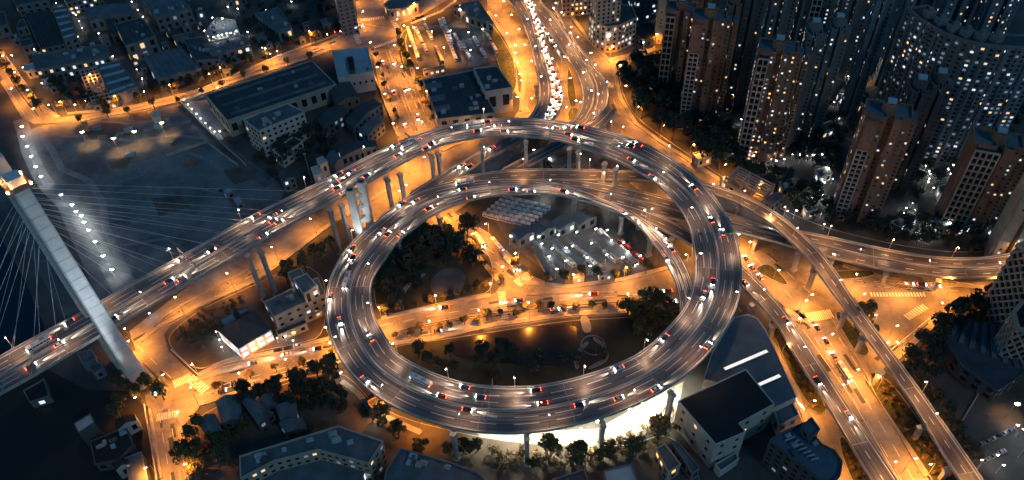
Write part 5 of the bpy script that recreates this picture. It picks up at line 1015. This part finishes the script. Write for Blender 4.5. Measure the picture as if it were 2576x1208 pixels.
def flood_leg():
    p = mid + ax * a0 + cr_ * (s0 + 26); q = thing('floodlight', V((p.x, p.y, 0)), 'squat floodlight on the ground washing the pale bridge pylon', 'floodlight'); b = MB(); b.box((p.x, p.y, 0), (1.6, 1.2, 1.4)); b.tube((p.x, p.y, 1.2), (p.x, p.y, 2), .4, 6); b.build('lamp_housing', 'steel', q)
    for z, e, an in ((108, 52000, 46), (52, 9000, 44)):
        t = mid + ax * a0 + cr_ * s0 + V((0, 0, z)); l = ldata('pylon_floodlight_light', 'SPOT', e, (.8, .92, 1.0), 1.0, an, .9); d = (t - p).normalized()
        o = put('lamp_light', l, q, (0, 0, 2.4)); o.rotation_euler = d.to_track_quat('-Z', 'Y').to_euler()
flood_leg()
# twin shafted concrete tower against the deck
def twin():
    c = P(912, 590); root = thing('twin_concrete_tower', c, 'white twin shafted concrete tower between the bridge deck and the spiral', 'concrete tower')
    for (x, y) in ((880, 479), (908, 458)):
        p = P(x, y, 43); b = MB(); b.prism([(p.x + u * 2.1, p.y + v * 2.1) for u, v in ((-1, -1), (1, -1), (1, 1), (-1, 1))], 0, 43, 0, top=False); b.ring(ccw([(p.x + u * 2.25, p.y + v * 2.25) for u, v in ((-1, -1), (1, -1), (1, 1), (-1, 1))]), .6, 42.6, 44, 0); b.poly(ccw([(p.x + u * 2.0, p.y + v * 2.0) for u, v in ((-1, -1), (1, -1), (1, 1), (-1, 1))]), 42.8, 1); b.build('shaft', ['wall_white', 'roof_dark'], root)
    a, d = P(880, 479, 43), P(908, 458, 43)
    for z in (8, 17, 26, 34):
        b = MB(); b.box(((a.x + d.x) / 2, (a.y + d.y) / 2, z), ((d - a).length, 1.8, 2.4), math.atan2((d - a).y, (d - a).x)); b.build('cross_strut', 'wall_white', root)
twin()
def added_uplight(x, y, tx, ty, tz, e, label, col=(.8, .9, 1.0), ang=50):
    p = P(x, y); q = thing('floodlight', p, label, 'floodlight'); b = MB(); b.box(p, (1.4, 1.1, 1.2)); b.tube(p + V((0, 0, 1.1)), p + V((0, 0, 1.8)), .35, 6); b.build('lamp_housing', 'steel', q)
    l = ldata('added_uplight_light', 'SPOT', e, col, .6, ang, .8); d = (P(tx, ty, tz) - p).normalized(); o = put('lamp_light', l, q, (0, 0, 2.2)); o.rotation_euler = d.to_track_quat('-Z', 'Y').to_euler()
added_uplight(935, 660, 895, 490, 32, 6500, 'added ground light brightening the twin shafted tower')  # light added to whiten the twin shafts
lamp(P(930, 600), R(150), 'white', 'white lamp at the foot of the twin shafted tower', None)
def mast(x, y, h, label):
    p = P(x, y); b = MB(); b.tube(p, p + V((0, 0, h)), .35, 6, r2=.15); b.box(p + V((0, 0, h - 1.5)), (1.6, .4, .8)); b.box(p, (1.2, 1.2, .6)); tag(b.build('mast', 'steel'), label, 'mast')
mast(785, 458, 24, 'slim mast standing left of the small white house by the viaduct')
mast(878, 50, 30, 'slim pale mast before the grey tower block at the top edge')
mast(1160, 56, 16, 'floodlight mast at the far side of the coach park')
lamp(P(1160, 58), -1.5, 'flood', 'white floodlight at the far side of the coach park', None)
for i, (x, y) in enumerate([(1045, 100), (1090, 110), (1135, 96), (1180, 100), (1215, 92), (1200, 62), (1120, 150), (1185, 145), (1205, 46), (1070, 66)]):
    lamp(P(x, y), -1.5, 'white' if i not in (0, 6, 1) else 'street', '%s lamp inside the coach park' % ordinal(i + 1), 'lamps inside the coach park')
for i, (x, y) in enumerate([(1250, 1095), (1330, 1118), (1420, 1112), (1500, 1098), (1580, 1070), (1640, 1030), (1690, 1000), (1460, 1120), (1610, 1050)]):
    lamp(P(x, y), 1.5, 'dazzle', '%s floodlight of the dazzling white lot under the spiral' % ordinal(i + 1), 'floodlights under the spiral')
def wall(px, h, label, m='wall_tan', th=.4):
    w_ = [P(x, y) for x, y in px]; b = MB()
    for a, c in zip(w_, w_[1:]):
        d = c - a; b.box((a + c) / 2, (d.length, th, h), math.atan2(d.y, d.x)); b.box((a + c) / 2 + V((0, 0, h)), (d.length, th + .2, .15), math.atan2(d.y, d.x))
    tag(b.build('boundary_wall', m), label, 'wall')
wall([(940, 190), (1000, 348)], 3, 'long wall along the west kerb of the avenue')
wall([(1100, 300), (1226, 288)], 5, 'orange lit front wall below the large dark warehouse')
wall([(368, 1025), (400, 1215)], 3, 'wall along the lower left side street')
wall([(455, 262), (545, 352), (620, 420)], 2.5, 'thin wall between the bare field and the front yard')
wall([(460, 258), (540, 240)], 2.2, 'pale wall along the tree lined street before the yard')
wall([(2495, 935), (2420, 1060)], 1, 'low kerb wall beside the lower lattice tower')
wall([(420, 395), (520, 360), (600, 420)], 2.0, 'thin site fence crossing the bare field')
# park: oval floor, square, ring path
b = MB(); c = P(1128, 712); b.prism([(c.x + 9.6 * math.cos(t) + 1.5 * math.sin(t), c.y + 10.5 * math.sin(t)) for t in (2 * math.pi * k / 40 for k in range(40))], 0, .62, 0); b.ring(ccw([(c.x + 9.8 * math.cos(t) + 1.5 * math.sin(t), c.y + 10.7 * math.sin(t)) for t in (2 * math.pi * k / 40 for k in range(40))]), .3, 0, .8, 0)
tag(b.build('park_plaza', 'yard'), kind='structure')
for nm, px, wd in (('path', [(1000, 780), (1012, 740), (1030, 715), (1070, 690)], 2.2), ('path', [(1452, 930), (1448, 900), (1460, 880), (1480, 862)], 2), ('path', [(1478, 930), (1530, 905), (1520, 870), (1490, 850)], 2)): sheet(nm, band(px, wd), 'path', 0.16)
sheet('square', [(1458, 798), (1480, 798), (1490, 836), (1468, 842)], 'pave', .2)
b = MB(); c = P(1492, 870); b.ring(ccw([(c.x + 6.5 * math.cos(t), c.y + 6.5 * math.sin(t)) for t in (2 * math.pi * k / 32 for k in range(32))]), .7, 0, .75, 0); tag(b.build('ring_path', 'path'), kind='structure')

# ------------------------------------------------------------------ trees
def crown(seed, n, s=.62):
    rd = random.Random(seed); b = MB(); lobes = [(V((rd.uniform(-.55, .55), rd.uniform(-.55, .55), rd.uniform(-.3, .45))), rd.uniform(.26, .55)) for _ in range(12)]
    for _ in range(n):
        c, r = rd.choice(lobes); d = V((rd.gauss(0, 1), rd.gauss(0, 1), rd.gauss(0, 1) + .25)).normalized(); p = c + d * r * rd.uniform(.72, 1.08)
        nn = (d + V((rd.uniform(-.7, .7), rd.uniform(-.7, .7), rd.uniform(-.4, .9)))).normalized(); u = nn.orthogonal().normalized(); v_ = nn.cross(u); a = rd.uniform(0, 6.3); q = (u * math.cos(a) + v_ * math.sin(a)); t = nn.cross(q); z = rd.uniform(.05, .12) * s / .62
        b.face([p - q * z * 1.4, p + t * z, p + q * z * 1.4, p - t * z])
    return b
TR = MB(); TR.tube((0, 0, 0), (0, 0, 1), .055, 6, r2=.03)
for k in range(4): a = k * 1.7; TR.tube((0, 0, .62 + .06 * k), (.3 * math.cos(a), .3 * math.sin(a), 1.15 + .05 * k), .028, 4, r2=.01)
TRUNK = TR.mesh('trunk', 'bark'); CB = [crown(k, 900) for k in range(5)]
CROWN = {(k, m): CB[k].mesh('crown', m) for k in range(5) for m in ('leafa', 'leafb', 'leafc')}
rt = random.Random(3); NT = [0]
def tree(p, r, m, label, group):
    NT[0] += 1; t = thing('tree', p, label, 'tree', group, rt.uniform(0, 6.28)); hgt = r * rt.uniform(1.35, 2.2)
    put('trunk', TRUNK, t, (0, 0, 0), (0, 0, 0), (r * 1.6, r * 1.6, hgt * .75)); put('crown', CROWN[(rt.randrange(5), m)], t, (0, 0, hgt), (0, 0, rt.uniform(0, 6)), (r * rt.uniform(.8, 1.15), r * rt.uniform(.75, 1.1), r * rt.uniform(.75, 1.35)))
def wood(px, n, r0, r1, m, label, group, md=.8):
    poly = px; xs = [p[0] for p in px]; ys = [p[1] for p in px]; pl = []; tries = 0
    while len(pl) < n and tries < n * 60:
        tries += 1; x, y = rt.uniform(min(xs), max(xs)), rt.uniform(min(ys), max(ys))
        if not inside((x, y), poly): continue
        p = P(x, y); r = rt.uniform(r0, r1)
        if any((p - q).length < (r + s) * md for q, s in pl): continue
        pl.append((p, r))
    return pl
def grove(px, n, r0, r1, m, label, group, md=.8):
    for i, (p, r) in enumerate(sorted(wood(px, n, r0, r1, m, label, group, md), key=lambda t: PX(t[0])[0])): tree(p, r, m if isinstance(m, str) else rt.choice(m), '%s, %s from the left' % (label, ordinal(i + 1)), group)
def treeline(px, sp, r0, r1, m, label, group, jit=1.5):
    for i, (p, d) in enumerate(along(px, sp)):
        tree(p + V((rt.uniform(-jit, jit), rt.uniform(-jit, jit), .1)), rt.uniform(r0, r1), m if isinstance(m, str) else rt.choice(m), '%s, %s from the %s' % (label, ordinal(i + 1), 'left' if px[0][0] < px[-1][0] else 'right'), group)
treeline([(1000, 850), (1100, 836), (1240, 806), (1330, 790), (1440, 782), (1560, 775), (1680, 768)], 7, 1.7, 3.0, ['leafa', 'leafb'], 'young street tree on the near boulevard kerb inside the spiral', 'boulevard trees inside the spiral, near kerb')
treeline([(970, 792), (1069, 768), (1200, 738), (1262, 712)], 8.5, 2, 3.2, ['leafb', 'leafa'], 'street tree on the park edge of the boulevard', 'boulevard trees by the park')
treeline([(1110, 575), (1160, 612), (1200, 650), (1240, 700)], 8, 2, 3.4, ['leafb', 'leafa'], 'street tree on the park side of the diagonal road', 'diagonal road trees')
treeline([(1300, 690), (1360, 712), (1440, 712), (1560, 698), (1620, 690)], 9.5, 2.4, 4, ['leafb', 'leafa'], 'orange lit tree along the depot fence inside the spiral', 'depot fence trees')
treeline([(560, 975), (700, 938), (830, 900)], 15, 1.8, 3, ['leafb', 'leafa'], 'small street tree on the left boulevard', 'left boulevard trees')
treeline([(205, 310), (450, 262), (640, 196), (780, 150)], 17, 2.5, 3.8, ['leafa', 'leafb'], 'street tree on the near kerb of the tree lined street', 'near kerb trees of the tree lined street')
treeline([(160, 280), (350, 262), (500, 222), (640, 162), (760, 118), (870, 80)], 14, 2.8, 4.2, ['leafa', 'leafb'], 'street tree on the far kerb of the tree lined street', 'far kerb trees of the tree lined street')
treeline([(0, 150), (50, 215), (100, 280)], 14, 3, 4.5, ['leafa', 'leafb'], 'street tree beside the upper left road', 'upper left road trees')
treeline([(1048, 205), (1072, 260), (1092, 310)], 11, 2.2, 3.2, ['leafb', 'leafa'], 'small tree on the east kerb of the avenue', 'avenue east kerb trees')
treeline([(945, 150), (1000, 320)], 14, 2, 2.8, ['leafb', 'leafa'], 'small tree on the west kerb of the avenue', 'avenue west kerb trees')
treeline([(1010, 100), (1020, 150), (1032, 180)], 12, 3, 4, ['leafa', 'leafb'], 'leafy tree between the avenue and the coach park', 'coach park trees')
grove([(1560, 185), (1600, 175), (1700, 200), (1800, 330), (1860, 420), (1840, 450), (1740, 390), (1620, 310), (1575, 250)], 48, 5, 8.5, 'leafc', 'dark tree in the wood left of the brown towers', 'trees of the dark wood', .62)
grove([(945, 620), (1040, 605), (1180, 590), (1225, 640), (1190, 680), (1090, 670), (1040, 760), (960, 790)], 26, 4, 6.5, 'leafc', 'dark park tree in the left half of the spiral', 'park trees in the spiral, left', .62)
grove([(1575, 790), (1600, 765), (1660, 760), (1700, 780), (1690, 830), (1600, 860)], 18, 3, 5.2, 'leafa', 'dense tree in the right park corner inside the spiral', 'park trees in the spiral, right', .55)
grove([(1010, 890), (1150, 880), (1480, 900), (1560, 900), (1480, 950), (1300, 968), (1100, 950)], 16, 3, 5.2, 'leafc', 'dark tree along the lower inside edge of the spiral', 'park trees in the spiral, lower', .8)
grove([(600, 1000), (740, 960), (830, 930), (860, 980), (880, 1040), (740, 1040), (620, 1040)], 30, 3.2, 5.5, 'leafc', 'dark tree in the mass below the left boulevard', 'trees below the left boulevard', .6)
grove([(480, 1100), (560, 1060), (620, 1080), (600, 1180), (490, 1210), (462, 1150)], 14, 3, 5, 'leafa', 'dark tree by the lower left side street', 'trees by the lower left side street', .6)
grove([(860, 1060), (960, 1070), (1100, 1110), (1250, 1140), (1500, 1150), (1650, 1080), (1680, 1110), (1560, 1180), (1240, 1190), (1000, 1130)], 14, 3, 6, ['leafa', 'leafb'], 'bushy tree before the lower outside edge of the spiral', 'trees outside the lower spiral', .65)
grove([(2110, 800), (2190, 770), (2200, 800), (2180, 870)], 5, 4, 6, 'leafa', 'tree on the island left of the flyover', 'trees on the flyover island', .6)
grove([(2270, 925), (2340, 850), (2400, 790), (2480, 760), (2500, 780), (2380, 880), (2330, 1000), (2400, 1120), (2440, 1180), (2400, 1180), (2280, 1000)], 22, 4, 6.5, 'leafc', 'dark tree between lower right road and lattice towers', 'trees at the lower right', .62)
grove([(290, 960), (400, 960), (420, 1010), (350, 1030), (300, 1060)], 7, 3.5, 5, 'leafa', 'tree round the foot of the bridge leg', 'trees by the bridge leg', .7)
grove([(650, 400), (780, 340), (860, 340), (840, 400), (760, 440), (700, 470), (640, 430)], 14, 4, 5.5, 'leafc', 'dark tree among the old houses', 'trees among the old houses', .7)
grove([(690, 700), (800, 640), (850, 620), (820, 690), (700, 730)], 8, 3, 5, 'leafb', 'scrubby tree between bridge and civic building', 'scrub by the civic building', .7)
def mass(label, areas, m, md=.7):                      # far or continuous woods where no single tree can be picked out
    b = MB()
    for px, n, r0, r1 in areas:
        for p, r in wood(px, n, r0, r1, m, '', '', md):
            cb = CB[rt.randrange(4)]; a = rt.uniform(0, 6.28); ca, sa = math.cos(a), math.sin(a); i0 = len(b.v)
            b.v += [V((p.x + (q.x * ca - q.y * sa) * r, p.y + (q.x * sa + q.y * ca) * r, r * 1.1 + q.z * r)) for q in cb.v[:1600]]; fs = [f for f in cb.f if f[-1] < 1600]; b.f += [tuple(i0 + k for k in f) for f in fs]; b.m += [0] * len(fs); b.uv += [None] * len(fs)
    tag(b.build('foliage', m), label, kind='stuff')
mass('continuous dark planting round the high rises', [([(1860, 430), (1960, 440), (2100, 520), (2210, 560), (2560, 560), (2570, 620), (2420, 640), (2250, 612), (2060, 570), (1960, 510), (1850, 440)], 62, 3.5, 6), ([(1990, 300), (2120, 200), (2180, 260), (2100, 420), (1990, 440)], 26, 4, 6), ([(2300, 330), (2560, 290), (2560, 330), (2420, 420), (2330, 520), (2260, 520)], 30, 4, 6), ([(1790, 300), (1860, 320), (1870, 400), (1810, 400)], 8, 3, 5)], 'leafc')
mass('dense shrubbery before the dazzling white lot', [([(1236, 1138), (1330, 1150), (1450, 1135), (1560, 1105), (1680, 1045), (1706, 1090), (1600, 1150), (1450, 1180), (1250, 1186)], 60, 2, 3.6)], 'leafb', .75)
mass('dark planting between the works and the gardens', [([(620, -10), (840, -20), (860, 80), (700, 130), (640, 140), (620, 60)], 40, 3, 4.5), ([(60, 120), (150, 230), (190, 270), (330, 250), (340, 225), (200, 265), (130, 200)], 16, 4, 5.5), ([(380, 220), (440, 200), (520, 190), (600, 150), (640, 150), (500, 215), (390, 245)], 16, 3.5, 5), ([(180, 170), (240, 160), (240, 245), (190, 255)], 8, 3, 4)], 'leafc')
mass('low scrub on the islands under the viaducts', [([(2190, 965), (2230, 965), (2410, 1215), (2350, 1200)], 46, 1.2, 2.4), ([(1935, 812), (1965, 830), (2078, 1030), (2040, 1030)], 30, 1.1, 2.2), ([(2110, 1105), (2190, 1208), (2150, 1208)], 14, 1.2, 2.2), ([(1350, 440), (1300, 430), (1220, 440), (1180, 470), (1130, 480)], 0, 1, 2), ([(440, 850), (500, 790), (620, 740), (560, 830), (500, 900)], 30, 1.2, 2.4)], 'leafb', 1.0)
for o in COL.objects:
    if 'label' in o and len(o['label'].split()) > 16: print('LONG', o['label'])
print('cars', NC[0], 'trees', NT[0])
